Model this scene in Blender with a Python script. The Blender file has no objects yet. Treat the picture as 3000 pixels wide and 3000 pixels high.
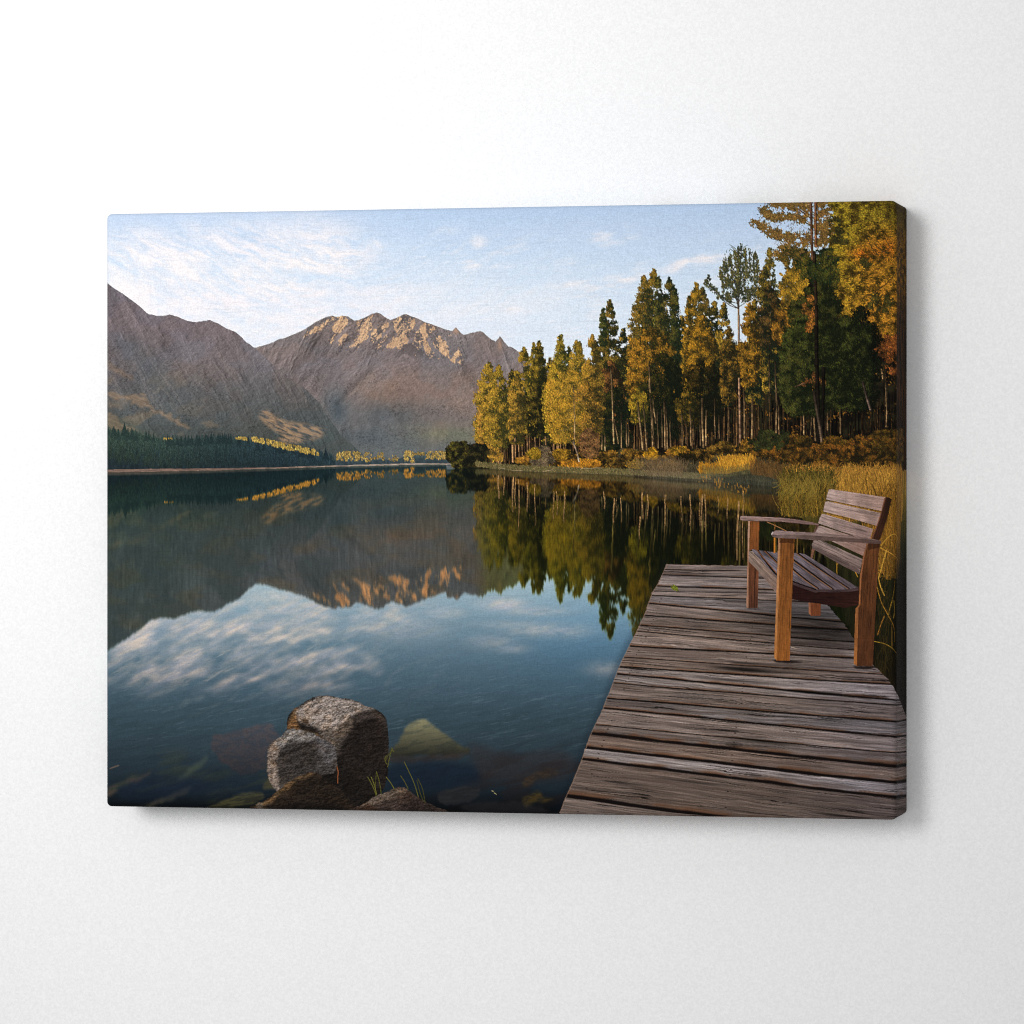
import math
import numpy as np

# ----------------------------------------------------------------------------
#  The canvas print carries a printed landscape.  There is no picture file: the
#  print is painted here, stroke by stroke, and becomes a colour attribute of
#  the flat canvas mesh.  Coordinates below are "sheet" coordinates.
# ----------------------------------------------------------------------------
PF, PH = 2560, 1920          # painting raster of the front
PW = PF + 128                # and a margin that folds round the right edge
F = 11872.0
XL, XA = -0.6850, 1.3046     # left edge and width run (canvas heights)
ZL, ZB = 6.8367, 0.2993
CX, CY = 1500.0, 1494.7
rng = np.random.default_rng(7)
f32 = np.float32


def to_px(x, y):
    k = (np.asarray(x, float) - CX) / F
    u = (k * ZL - XL) / (XA + k * ZB)
    v = 0.5 + (np.asarray(y, float) - CY) * (ZL - u * ZB) / F
    return u * PF - 0.5, v * PH - 0.5


_u = ((np.arange(PW) + 0.5) / PF)[None, :]
_v = ((np.arange(PH) + 0.5) / PH)[:, None]
GX = np.broadcast_to(CX + F * (XL + _u * XA) / (ZL - _u * ZB), (PH, PW)).astype(f32)
GY = (CY + F * (_v - 0.5) / (ZL - _u * ZB)).astype(f32)

_T = np.random.default_rng(11).random((256, 256)).astype(f32)


def vn(x, y, s=0):
    x = np.asarray(x, f32) + f32(17.31 * s)
    y = np.asarray(y, f32) + f32(9.77 * s)
    xi = np.floor(x)
    yi = np.floor(y)
    fx = x - xi
    fy = y - yi
    xi = xi.astype(np.int32)
    yi = yi.astype(np.int32)
    fx = fx * fx * (3 - 2 * fx)
    fy = fy * fy * (3 - 2 * fy)
    x0 = xi & 255
    x1 = (xi + 1) & 255
    y0 = yi & 255
    y1 = (yi + 1) & 255
    a = _T[y0, x0]
    b = _T[y0, x1]
    c = _T[y1, x0]
    d = _T[y1, x1]
    a = a + (b - a) * fx
    c = c + (d - c) * fx
    return a + (c - a) * fy


def fbm(x, y, o=4, s=0, g=0.5):
    t = 0
    a = 1.0
    n = 0
    for i in range(o):
        t = t + a * vn(x, y, s + i * 3)
        n += a
        a *= g
        x = x * 2.03 + 5.1
        y = y * 2.03 + 1.7
    return t / n


def ridged(x, y, o=5, s=0, g=0.55):
    t = 0
    a = 1.0
    n = 0
    w = 1.0
    for i in range(o):
        r_ = 1 - np.abs(2 * vn(x, y, s + i * 3) - 1)
        r_ = r_ * r_ * w
        w = np.clip(r_ * 1.6, 0, 1)
        t = t + a * r_
        n += a
        a *= g
        x = x * 2.03 + 5.1
        y = y * 2.03 + 1.7
    return t / n


def sm(a, b, x):
    t = np.clip((x - a) / (b - a), 0, 1)
    return t * t * (3 - 2 * t)


def lerp(a, b, t):
    return a + (b - a) * t


def col(*c):
    return np.array(c, f32)


def ramp(x, stops):
    xs = [p for p, _ in stops]
    return np.stack([np.interp(x, xs, [c[i] for _, c in stops]) for i in range(3)], -1).astype(f32)


class Roi:
    def __init__(self, x0, y0, x1, y1):
        cs, rs = to_px([x0, x1, x0, x1], [y0, y0, y1, y1])
        self.c0 = max(0, int(min(cs)) - 1)
        self.c1 = min(PW, int(max(cs)) + 2)
        self.r0 = max(0, int(min(rs)) - 1)
        self.r1 = min(PH, int(max(rs)) + 2)
        self.s = (slice(self.r0, self.r1), slice(self.c0, self.c1))
        self.X = GX[self.s]
        self.Y = GY[self.s]


def smooth(pts, closed=True, n=6):
    p = np.array(pts, float)
    m = len(p)
    out = []
    rg = range(m) if closed else range(m - 1)
    for i in rg:
        if closed:
            a, b, c, d = p[i - 1], p[i], p[(i + 1) % m], p[(i + 2) % m]
        else:
            a, b, c, d = p[max(i - 1, 0)], p[i], p[i + 1], p[min(i + 2, m - 1)]
        for k in range(n):
            t = k / n
            out.append(0.5 * ((2 * b) + (c - a) * t + (2 * a - 5 * b + 4 * c - d) * t * t
                              + (3 * b - a - 3 * c + d) * t ** 3))
    if not closed:
        out.append(p[-1])
    return np.array(out)


def inside(pts, X, Y):
    p = np.array(pts, float)
    m = np.zeros(X.shape, bool)
    j = len(p) - 1
    for i in range(len(p)):
        xi, yi = p[i]
        xj, yj = p[j]
        j = i
        if yi == yj:
            continue
        c = (Y > yi) != (Y > yj)
        m ^= c & (X < (xj - xi) * (Y - yi) / (yj - yi) + xi)
    return m


IMG = np.zeros((PH, PW, 3), f32)
IDS = np.zeros((PH, PW), np.int16)
NAMES = [('sky', None)]


def new_id(name, label=None):
    NAMES.append((name, label))
    return len(NAMES) - 1


def poly_mask(pts, wob=0, ws=8, seed=0):
    p = np.array(pts, float)
    r = Roi(p[:, 0].min() - wob, p[:, 1].min() - wob, p[:, 0].max() + wob, p[:, 1].max() + wob)
    X, Y = r.X, r.Y
    if wob:
        X = X + wob * 2 * (fbm(r.X / ws, r.Y / ws, 2, seed) - 0.5)
        Y = Y + wob * 2 * (fbm(r.X / ws, r.Y / ws, 2, seed + 9) - 0.5)
    return r, inside(p, X, Y)


def paint(r, m, c, ident=None, a=None):
    v = IMG[r.s]
    c = np.broadcast_to(np.asarray(c, f32), v.shape)
    if a is None:
        v[m] = c[m]
    else:
        aa = (np.broadcast_to(np.asarray(a, f32), m.shape) * m)[..., None]
        v += (c - v) * aa
    if ident is not None:
        IDS[r.s][m] = ident


def strokes(x0, y0, x1, y1, c, w=2, bend=0.0, ident=None, a=1.0, taper=False):
    """many thin brush strokes; later ones cover earlier ones"""
    x0, y0, x1, y1 = [np.atleast_1d(np.asarray(q, float)) for q in (x0, y0, x1, y1)]
    n = max(len(x0), len(x1), len(y1))
    if min(len(x0), len(x1), len(y1)) == 0:
        return
    x0, y0, x1, y1 = [np.broadcast_to(q, (n,)) for q in (x0, y0, x1, y1)]
    c = np.broadcast_to(np.asarray(c, f32), (n, 3))
    a0, b0 = to_px(x0, y0)
    a1, b1 = to_px(x1, y1)
    L = np.hypot(a1 - a0, b1 - b0).max()
    K = int(max(2, L * 1.15 + 1))
    t = np.linspace(0, 1, K)[None, :]
    bend = np.broadcast_to(np.asarray(bend, float), (n,))[:, None]
    px = a0[:, None] + (a1 - a0)[:, None] * t + bend * 4 * t * (1 - t) * (b1 - b0)[:, None]
    py = b0[:, None] + (b1 - b0)[:, None] * t - bend * 4 * t * (1 - t) * (a1 - a0)[:, None]
    cc = np.repeat(c, K, 0)
    ww = np.broadcast_to(np.asarray(w, float), (n,))[:, None] * np.ones((1, K))
    if taper:
        ww = ww * (1.15 - t)
    wmax = int(math.ceil(float(ww.max())))
    for dx in range(wmax):
        for dy in range(1 if L > 60 and wmax < 3 else wmax):
            ix = np.floor(px + dx - ww / 2 + 0.5).astype(np.int64).ravel()
            iy = np.floor(py + (dy - ww / 2 if wmax > 1 and not (L > 60 and wmax < 3) else 0) + 0.5).astype(np.int64).ravel()
            ok = (ix >= 0) & (ix < PW) & (iy >= 0) & (iy < PH) & (dx < ww.ravel() + 0.01)
            jx, jy = ix[ok], iy[ok]
            if a >= 1:
                IMG[jy, jx] = cc[ok]
            else:
                IMG[jy, jx] += (cc[ok] - IMG[jy, jx]) * a
            if ident is not None:
                IDS[jy, jx] = ident


def blur(A, ry, rx):
    """box blur of an array, radius in raster pixels"""
    for ax, r in ((0, ry), (1, rx)):
        r = int(r)
        if r < 1:
            continue
        pad = [(0, 0)] * A.ndim
        pad[ax] = (r + 1, r)
        B = np.cumsum(np.pad(A, pad, mode='edge'), axis=ax, dtype=np.float64)
        n = A.shape[ax]
        hi = np.take(B, np.arange(2 * r + 1, 2 * r + 1 + n), axis=ax)
        lo = np.take(B, np.arange(0, n), axis=ax)
        A = ((hi - lo) / (2 * r + 1)).astype(f32)
    return A


# ------------------------------------------------------------------ the sky --
def clouds():
    r = Roi(300, 560, 2700, 1200)
    X, Y = r.X, r.Y
    wx = X + 46 * (fbm(X / 60, Y / 45, 3, 2) - 0.5)
    wy = Y + 30 * (fbm(X / 60, Y / 40, 3, 5) - 0.5)
    tilt = np.where(Y < 800, 0.42, 0.42 - (Y - 800) / 190 * 0.42).clip(0.02, 0.42) * sm(1500, 700, X) \
        - 0.16 * sm(1150, 1600, X)
    q = wy - tilt * (X - 700)
    n1 = fbm(wx / 110, q / 30, 5, 3, 0.55)
    n2 = fbm(wx / 34, q / 11, 4, 8, 0.6)
    n3 = fbm(X / 300, Y / 160, 3, 15)
    env = np.zeros_like(X)
    for cx, cy, rx, ry, rot, amp in (
            (480, 760, 330, 85, 5, 1.0), (800, 745, 290, 95, 10, 1.0), (960, 740, 160, 80, 18, 1.0),
            (700, 850, 430, 100, 4, 1.05), (420, 880, 300, 130, 8, 0.95), (900, 930, 420, 80, 0, 0.85),
            (1080, 880, 330, 80, -5, 0.65), (1350, 910, 320, 60, -8, 0.45), (620, 980, 420, 70, 0, 0.55)):
        c, s = math.cos(math.radians(rot)), math.sin(math.radians(rot))
        dx, dy = X - cx, Y - cy
        e = ((dx * c + dy * s) / rx) ** 2 + ((-dx * s + dy * c) / ry) ** 2
        env = np.maximum(env, amp * np.exp(-e * 0.9))
    A = env * np.clip(0.80 + 1.7 * (n1 - 0.5) + 1.5 * (n2 - 0.5) + 0.5 * (n3 - 0.5), 0, 1.15)
    small = np.zeros_like(X)
    for cx, cy, rx, ry, rot, amp in (
            (1770, 700, 34, 17, 10, 0.75), (1815, 712, 30, 10, 8, 0.5), (1858, 694, 22, 14, -10, 0.45),
            (1845, 670, 14, 10, 0, 0.3), (1398, 711, 26, 14, 15, 0.7), (1385, 782, 38, 17, 20, 0.75),
            (1450, 790, 80, 12, -12, 0.5), (1440, 748, 55, 10, -10, 0.4), (1500, 722, 30, 8, -10, 0.3),
            (1195, 800, 18, 12, 35, 0.4), (1095, 722, 26, 10, 30, 0.6), (1020, 698, 34, 9, 14, 0.5),
            (1300, 680, 60, 20, -15, 0.25), (1990, 775, 55, 13, -16, 0.95), (2060, 765, 60, 14, -10, 0.95),
            (2110, 762, 40, 16, -5, 0.5), (1840, 812, 75, 10, -9, 0.75), (1690, 832, 85, 12, -8, 0.6),
            (1750, 845, 34, 7, -4, 0.6), (1570, 848, 90, 14, -14, 0.45), (1580, 890, 90, 16, -10, 0.4),
            (1500, 912, 70, 20, -6, 0.75), (1420, 935, 110, 22, -12, 0.5), (1740, 920, 36, 6, -8, 0.5),
            (1560, 790, 180, 40, -12, 0.18), (1250, 850, 200, 30, -16, 0.35), (1650, 690, 160, 30, -8, 0.10)):
        c, s = math.cos(math.radians(rot)), math.sin(math.radians(rot))
        dx, dy = wx - cx, wy - cy
        e = ((dx * c + dy * s) / rx) ** 2 + ((-dx * s + dy * c) / ry) ** 2
        small = np.maximum(small, amp * np.exp(-e * 0.8))
    n4 = fbm((X + 0.25 * Y) / 30, (Y + 0.16 * X) / 7, 4, 17, 0.6)
    A = np.maximum(A, 1.0 * small * np.clip(0.72 + 2.0 * (n4 - 0.5) + 1.2 * (n1 - 0.5), 0, 1.15))
    A = np.maximum(A, 0.62 * sm(0.46, 0.72, n1 * 0.6 + n4 * 0.4) * sm(640, 800, Y) * sm(1000, 1300, X) * (0.35 + 0.65 * sm(0.4, 0.6, fbm(X / 210, (Y + 0.14 * X) / 46, 3, 19))))
    A = A * (1 - 0.75 * sm(690, 640, Y + 26 * (n1 - 0.5) + 0.02 * (X - 310)) * sm(900, 700, X))
    return r, A.clip(0, 1).astype(f32)


CR, CA = clouds()
X, Y = CR.X, CR.Y
top = ramp(Y, [(590, (174, 195, 222)), (680, (184, 203, 226)), (800, (196, 213, 231)), (920, (208, 221, 235)), (1050, (214, 225, 237))])
lift = (sm(1300, 500, X) * 0.35)[..., None]
base = lerp(top, col(196, 208, 226), lift)
haze = (0.5 * sm(720, 980, Y) * sm(2200, 700, X))[..., None]
base = lerp(base, col(218, 222, 231), haze)
wht = lerp(col(229, 225, 230), col(238, 232, 230), fbm(X / 200, Y / 90, 2, 21)[..., None])
IMG[CR.s] = lerp(base, wht, np.clip(CA * 1.0, 0, 0.97)[..., None])

# ---------------------------------------------------------------- mountains --
RIDGE_L = [(290, 812), (310, 827), (340, 848), (352, 855), (375, 872), (400, 890), (416, 903), (430, 917), (437, 921), (450, 923), (463, 926),
           (485, 925), (497, 922), (520, 928), (540, 937), (566, 945), (575, 944), (590, 942), (615, 938), (640, 948), (665, 963),
           (690, 973), (710, 990), (722, 1003), (735, 1011), (746, 1019), (772, 1043), (800, 1068), (860, 1115), (900, 1143), (936, 1180),
           (960, 1220), (1000, 1275), (1040, 1310), (1080, 1345)]
RIDGE_C = [(700, 1030), (746, 1019), (765, 1014), (790, 1007), (800, 1003), (815, 995), (838, 990), (860, 980), (880, 972), (900, 960), (922, 946), (940, 936), (955, 930),
           (975, 925), (985, 929), (1005, 926), (1020, 928), (1037, 939), (1050, 938), (1070, 930), (1085, 922), (1095, 918),
           (1105, 917), (1115, 920), (1130, 931), (1143, 938), (1160, 933), (1170, 928), (1178, 923), (1190, 921), (1205, 927), (1225, 935),
           (1240, 941), (1250, 946), (1265, 950), (1290, 960), (1310, 967), (1325, 970), (1331, 963), (1336, 959), (1341, 965), (1350, 976), (1360, 982), (1380, 976),
           (1407, 970), (1415, 973), (1428, 985), (1440, 995), (1452, 1001), (1460, 992), (1464, 985), (1467, 988), (1480, 1006), (1490, 1016), (1500, 1018),
           (1515, 1028), (1525, 1035), (1560, 1060), (1700, 1125)]
ID_MC = new_id('printed_mountain', 'craggy mountain with sunlit ridge')
ID_ML = new_id('printed_mountain', 'shaded mountain with heather slopes')


def mountain(ridge, base_y, seed, ident, central):
    rp = np.array(ridge, float)
    r = Roi(rp[0, 0], rp[:, 1].min() - 6, rp[-1, 0], base_y)
    X, Y = r.X, r.Y
    ry = np.interp(X, rp[:, 0], rp[:, 1]) + 3.0 * (fbm(X / 7, Y * 0 + seed, 3, seed) - 0.5)
    m = (Y > ry) & (Y < base_y)
    d = Y - ry
    if central:
        sl = lerp(0.75, -0.55, sm(1120, 1330, X))
    else:
        sl = -0.75 + 0 * X
    dd = np.minimum(d, 260) + 0.3 * np.maximum(d - 260, 0) if central else d
    p = X + 16 * (fbm(X / 24, Y / 24, 3, seed) - 0.5) + dd * sl
    # rock relief: ribs running down the slope
    rough = sm(330, 120, d) if central else sm(460, 240, d + 0.1 * (X - 310))
    wq = X + 30 * (fbm(X / 45, Y / 45, 3, seed + 41) - 0.5)
    pq = wq + dd * sl * 0.8
    h = 1.0 * ridged(pq / 66, d / 84, 6, seed + 43, 0.62) + 0.85 * fbm((X + 0.3 * Y) / 15, Y / 12, 5, seed + 5, 0.66)
    gx = np.gradient(h, axis=1) * 1.1
    gy = np.gradient(h, axis=0)
    rel = np.clip((gx * 0.85 + gy * 0.4) * 9.5, -1.3, 1.2) * (0.45 + 0.55 * rough)
    big = fbm(X / 140, Y / 110, 3, seed + 7)
    fine = 0.6 * (fbm(p / 3.4, d / 13, 2, seed + 9) - 0.5) + 0.5 * (fbm(X / 2.6, Y / 2.2, 2, seed + 19) - 0.5)
    if central:
        c = ramp(d, [(0, (118, 112, 116)), (110, (110, 106, 113)), (200, (112, 105, 111)), (280, (114, 106, 109)), (350, (98, 102, 109)),
                     (420, (86, 97, 105))])
        warm = sm(0.45, 0.7, fbm(X / 120, Y / 60, 3, 31)) * sm(1080, 1130, Y) * sm(1260, 1200, Y) * sm(960, 1080, X)
        c = lerp(c, col(136, 116, 104), (0.22 * warm)[..., None])
        c = lerp(c, col(124, 110, 104), (0.26 * sm(1050, 1110, Y) * sm(1240, 1190, Y) * sm(1000, 1100, X))[..., None])
        blue = np.exp(-(((X - 1150) / 130) ** 2 + ((Y - 1215) / 42) ** 2)) * 0.9 + np.exp(-(((X - 980) / 46) ** 2 + ((Y - 1200) / 70) ** 2)) \
            + 0.8 * np.exp(-(((X - 1060) / 120) ** 2 + ((Y - 1285) / 30) ** 2))
        c = lerp(c, col(76, 90, 104), np.clip(blue * (0.6 + 0.7 * (big - 0.3)), 0, 0.9)[..., None])
        grn = np.exp(-(((X - 1330) / 120) ** 2 + ((Y - 1275) / 32) ** 2)) * (0.5 + fbm(X / 60, Y / 14, 3, 44))
        c = lerp(c, col(112, 118, 104), np.clip(grn * 0.9, 0, 0.8)[..., None])
        # the gully that runs down to the left
        gxl = np.interp(Y, [1000, 1050, 1100, 1150, 1180, 1230], [1150, 1110, 1070, 1020, 985, 990])
        gxl = gxl + 22 * (fbm(X / 40, Y / 30, 3, 91) - 0.5)
        gul = np.exp(-((X - gxl) / 13) ** 2) * sm(1040, 1090, Y) * sm(1260, 1180, Y)
        c = c * (1 - 0.17 * gul)[..., None]
        hl = np.exp(-((X - gxl - 20) / 14) ** 2) * sm(1060, 1100, Y) * sm(1200, 1150, Y)
        c = lerp(c, col(140, 125, 118), (0.22 * hl)[..., None])
    else:
        c = ramp(Y, [(830, (102, 98, 108)), (960, (105, 100, 110)), (1060, (104, 101, 109)), (1160, (84, 88, 96)),
                     (1240, (72, 80, 86)), (1330, (58, 68, 70))])
        warm = sm(0.52, 0.72, fbm((X - 0.9 * Y) / 90, (Y + 0.5 * X) / 40, 4, 51)) * sm(1040, 1130, Y)
        c = lerp(c, col(128, 114, 98), (0.4 * warm * sm(700, 450, X))[..., None])
        low = sm(1190, 1230, Y - 0.42 * (X - 310)) * sm(620, 330, X)
        c = lerp(c, col(70, 80, 76), (0.75 * low)[..., None])
        pale = sm(0.55, 0.75, fbm(X / 70, Y / 40, 4, 57)) * np.exp(-(((X - 380) / 80) ** 2 + ((Y - 950) / 50) ** 2))
        c = lerp(c, col(132, 126, 128), (0.6 * pale)[..., None])
        dark = np.exp(-(((X - 420 - 0.8 * (Y - 1060)) / 70) ** 2)) * sm(930, 1030, Y) * sm(1280, 1150, Y)
        c = lerp(c, col(70, 78, 86), (0.5 * dark)[..., None])
        scree = sm(0.6, 0.78, fbm(p / 9, d / 90, 3, 61)) * sm(980, 1090, Y) * sm(1260, 1160, Y)
        c = lerp(c, col(150, 142, 144), (0.16 * scree)[..., None])
    gully = fbm(p / 62 + 3, d / 300, 4, seed + 31, 0.6) - 0.5
    gg = np.gradient(fbm(p / 48, d / 170, 3, seed + 33, 0.55), axis=1) * 30
    ravine = sm(0.06, 0.20, -gully) * sm(20, 70, d)
    c = lerp(c, c * col(1.04, 1.0, 0.95), (0.6 * sm(1050, 1160, Y))[..., None])
    c = c * (1 + 0.25 * rel + 0.24 * fine + 0.18 * (big - 0.5) + 0.10 * gully + 0.03 * np.clip(gg, -1, 1) - 0.04 * ravine)[..., None]
    c = lerp(c, c * col(1.05, 0.99, 0.95), (sm(0.45, 0.65, fbm(X / 80, Y / 60, 3, seed + 35)) * 0.6)[..., None])
    if central:
        low = np.interp(X, [850, 900, 950, 1000, 1040, 1110, 1190, 1230, 1260, 1300, 1340, 1365, 1400, 1700],
                        [990, 985, 1000, 1018, 1020, 1022, 1024, 1040, 1055, 1052, 1064, 1062, 990, 980])
        K = 0.3623
        ribs = [[(-40, 1075), (0, 1045), (60, 1000), (150, 940), (205, 893), (235, 903), (200, 955), (130, 1000), (60, 1035), (0, 1065)],
                [(200, 1030), (215, 980), (250, 905), (310, 898), (350, 935), (315, 985), (260, 1030)],
                [(345, 1148), (400, 1085), (440, 1020), (520, 950), (535, 1000), (480, 1080), (400, 1152)],
                [(385, 1040), (400, 960), (430, 935), (500, 905), (540, 890), (520, 945), (440, 1020)],
                [(170, 1112), (225, 1035), (235, 1050), (200, 1118)], [(245, 1135), (275, 1070), (330, 1035), (335, 1060), (300, 1140)],
                [(500, 1110), (540, 1015), (640, 945), (660, 955), (605, 1045), (560, 1108)], [(555, 1165), (600, 1095), (645, 1045), (650, 1080), (590, 1165)],
                [(630, 1155), (725, 1050), (690, 960), (755, 900), (800, 886), (870, 935), (875, 965), (835, 1010), (805, 1155), (780, 1165)],
                [(842, 1170), (880, 1055), (950, 955), (1000, 965), (1045, 1015), (985, 1050), (965, 1090), (1000, 1195), (1035, 1190), (1022, 1250), (960, 1205), (930, 1120), (905, 1215), (870, 1213)],
                [(1012, 1115), (1070, 1060), (1125, 1105), (1155, 1250), (1090, 1195)], [(1155, 1255), (1220, 1155), (1250, 1190), (1190, 1285)],
                [(1210, 1275), (1262, 1235), (1255, 1285)], [(1045, 1250), (1070, 1238), (1075, 1265)], [(1110, 1050), (1150, 1060), (1175, 1075)]]
        lit = np.zeros_like(X)
        qx = X + 13 * (fbm(X / 13, Y / 17, 3, 71) - 0.5) + 6 * (fbm(X / 5, Y / 5, 2, 72) - 0.5)
        qy = Y + 15 * (fbm(X / 11, Y / 15, 3, 73) - 0.5) + 6 * (fbm(X / 5, Y / 5, 2, 74) - 0.5)
        for rb in ribs:
            lit = np.maximum(lit, inside([(900 + K * a_, 600 + K * b_) for a_, b_ in rb], qx, qy))
        lit = blur(lit.astype(f32), 1, 1)
        crack = 0.6 * fbm(p / 6, d / 46, 3, 75, 0.55) + 0.4 * fbm(p / 14, d / 50, 3, 79) + 0.35 * (fbm(X / 4, Y / 4, 2, 76) - 0.5)
        lit = lit * sm(0.38, 0.52, crack + 0.16 * rel + 0.1 * fine)
        fall = sm(1066, 1030, Y) * sm(860, 930, X) * sm(1385, 1350, X)
        bias = 0
        rib = crack
        lc = lerp(col(150, 122, 102), col(234, 198, 160), np.clip(0.5 + 0.7 * rel + 0.9 * fine, 0, 1)[..., None])
        c = lerp(c, lc, np.clip(lit, 0, 0.93)[..., None])
        dk = fall * sm(0.48, 0.36, rib)
        c = c * (1 - 0.2 * dk)[..., None]
        horn = np.exp(-(((X - 1468) / 10) ** 2 + ((Y - 1010) / 16) ** 2)) + np.exp(-(((X - 1336) / 9) ** 2 + ((Y - 970) / 10) ** 2))
        c = lerp(c, col(176, 140, 118), np.clip(0.7 * horn * (1 - sm(1463, 1476, X)), 0, 0.8)[..., None])
    else:
        # sunlit grass flank low on the right of the slope
        lp = smooth([(758, 1218), (785, 1203), (812, 1222), (842, 1236), (880, 1238), (935, 1252), (950, 1262), (938, 1285), (880, 1296), (830, 1300), (812, 1285), (830, 1272), (800, 1258)])
        lm = inside(lp, X + 14 * (fbm(X / 14, Y / 10, 3, 81) - 0.5), Y + 12 * (fbm(X / 14, Y / 10, 3, 83) - 0.5))
        fol = fbm((X + Y) / 30, (Y - 0.45 * X) / 5, 3, 85)
        lm = blur(lm.astype(f32), 6, 9)
        c = lerp(c, lerp(col(104, 94, 90), col(168, 138, 110), sm(0.25, 0.75, fol)[..., None]), (0.8 * lm * sm(0.15, 0.5, fol + 0.3 * (fbm(X / 5, Y / 4, 2, 86) - 0.5)))[..., None])
        for pts, amt in (([(310, 1148), (350, 1158), (412, 1153), (440, 1190), (490, 1212), (560, 1250), (540, 1248), (470, 1218), (400, 1182), (310, 1160)], 0.62),
                         ([(310, 1050), (350, 1075), (400, 1110), (380, 1112), (310, 1074)], 0.4), ([(310, 1210), (360, 1235), (402, 1262), (380, 1264), (310, 1250)], 0.5),
                         ([(590, 1240), (620, 1236), (640, 1250), (600, 1254)], 0.35)):
            mm = inside(smooth(pts), X + 30 * (fbm(X / 16, Y / 12, 3, 87) - 0.5), Y + 22 * (fbm(X / 16, Y / 12, 3, 89) - 0.5))
            mm = blur(mm.astype(f32), 3, 5)
            c = lerp(c, col(136, 116, 98) * (0.75 + 0.5 * fol[..., None]), (amt * mm)[..., None])
    scrub = sm(0.60, 0.70, fbm(X / 3.4, Y / 2.6, 2, seed + 51)) * sm(0.42, 0.62, fbm(X / 50, Y / 34, 3, seed + 53)) * sm(60, 200, d)
    c = c * (1 - 0.20 * scrub)[..., None] * col(1.025, 1.0, 0.955)
    paint(r, m, np.clip(c, 0, 255), ident)


mountain(RIDGE_C, 1372, 101, ID_MC, True)
mountain(RIDGE_L, 1390, 131, ID_ML, False)
# air between the near and the far slopes, low in the valley
r = Roi(850, 1180, 1420, 1365)
paint(r, np.ones(r.X.shape, bool), col(96, 108, 118), None,
      0.22 * sm(1190, 1340, r.Y) * sm(830, 960, r.X))

# ------------------------------------------------------- far shore and wood --
ID_FW = new_id('printed_forest', 'dark conifer wood on the far shore')
ID_GT = new_id('printed_tree_line', 'row of sunlit golden trees beyond the water')
ID_SH = new_id('printed_shore', 'pale strip of far shore')
rp = np.array([(300, 1248), (330, 1256), (352, 1262), (400, 1264), (470, 1280), (560, 1280), (640, 1276), (720, 1283), (760, 1290), (830, 1302),
               (900, 1318), (945, 1322), (975, 1335), (992, 1350), (1000, 1366)], float)
r = Roi(300, 1225, 1002, 1385)
X, Y = r.X, r.Y
tp = np.interp(X, rp[:, 0], rp[:, 1])
sh = np.interp(X, [300, 620, 1000], [1379, 1374, 1366])
nz = fbm(X / 5, Y / 16, 3, 141)
mm = (Y > tp + 6) & (Y < sh)
cc = ramp(Y - tp, [(0, (58, 72, 62)), (20, (42, 57, 56)), (60, (33, 47, 51)), (110, (31, 41, 45))])
paint(r, mm, cc * (0.7 + 0.6 * nz)[..., None], ID_FW)
n = 1500
xs = rng.uniform(300, 995, n)
ty = np.interp(xs, rp[:, 0], rp[:, 1])
dep = rng.random(n) ** 1.3
yt = ty + dep * 75 - rng.random(n) * 7 * (1 - dep)
o = np.argsort(yt)
xs, yt, dep = xs[o], yt[o], dep[o]
for k in range(9):
    ww = 0.3 + k * 0.42
    yy = yt + k * 2.6
    for sd in (-1, 1):
        ok = yy < np.interp(xs, [300, 620, 1000], [1377, 1372, 1364]) - 6
        br = (0.7 + 0.6 * rng.random(n))[:, None] * lerp(1.15, 0.8, dep)[:, None] * (1.08 if sd < 0 else 0.9)
        jx = xs + sd * ww * rng.random(n)
        strokes(jx[ok], yy[ok], jx[ok] + sd * 1.2, yy[ok] + 4,
                (lerp(col(48, 62, 54), col(33, 47, 53), sm(300, 900, xs)[:, None]) * br)[ok], 1, ident=ID_FW)
BIGC = [(x_, float(np.interp(x_, rp[:, 0], rp[:, 1])) - rng.uniform(0, 9), rng.uniform(4, 8)) for x_ in rng.uniform(305, 985, 60)]
for x, yt_, w in BIGC + [(366, 1238, 11), (335, 1250, 7), (318, 1247, 7), (640, 1270, 8), (700, 1276, 7), (955, 1312, 9), (520, 1276, 7)]:
    n = 160
    t = rng.random(n)
    s = rng.choice([-1, 1], n)
    strokes(x + 0 * t, yt_ + t * (14 + 2 * w), x + s * w * t, yt_ + t * (14 + 2 * w) + 4, lerp(col(40, 54, 50), col(30, 43, 48), sm(300, 900, x)) * (0.8 + 0.4 * rng.random(n))[:, None], 2, ident=ID_FW)
# gilded tops along the slope
n = 1500
xs = rng.uniform(690, 935, n)
n2 = 60
xs = np.concatenate([xs, rng.uniform(470, 560, n2)])
ys = np.interp(xs, [470, 700, 760, 850, 935], [1284, 1281, 1284, 1305, 1322]) + rng.uniform(-4, 12, n + n2) * sm(660, 800, xs)
on = fbm(xs / 7, ys / 9, 2, 151) > np.interp(xs, [470, 690, 740, 935], [0.55, 0.6, 0.42, 0.45])
c = lerp(col(150, 125, 60), col(232, 196, 104), rng.random(n + n2)[:, None])
strokes(xs[on], ys[on], xs[on] + rng.uniform(-1, 1, on.sum()), ys[on] + rng.uniform(1, 5, on.sum()), c[on] * rng.uniform(0.55, 1.05, on.sum())[:, None], rng.uniform(1, 2, on.sum()), ident=ID_GT)
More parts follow.
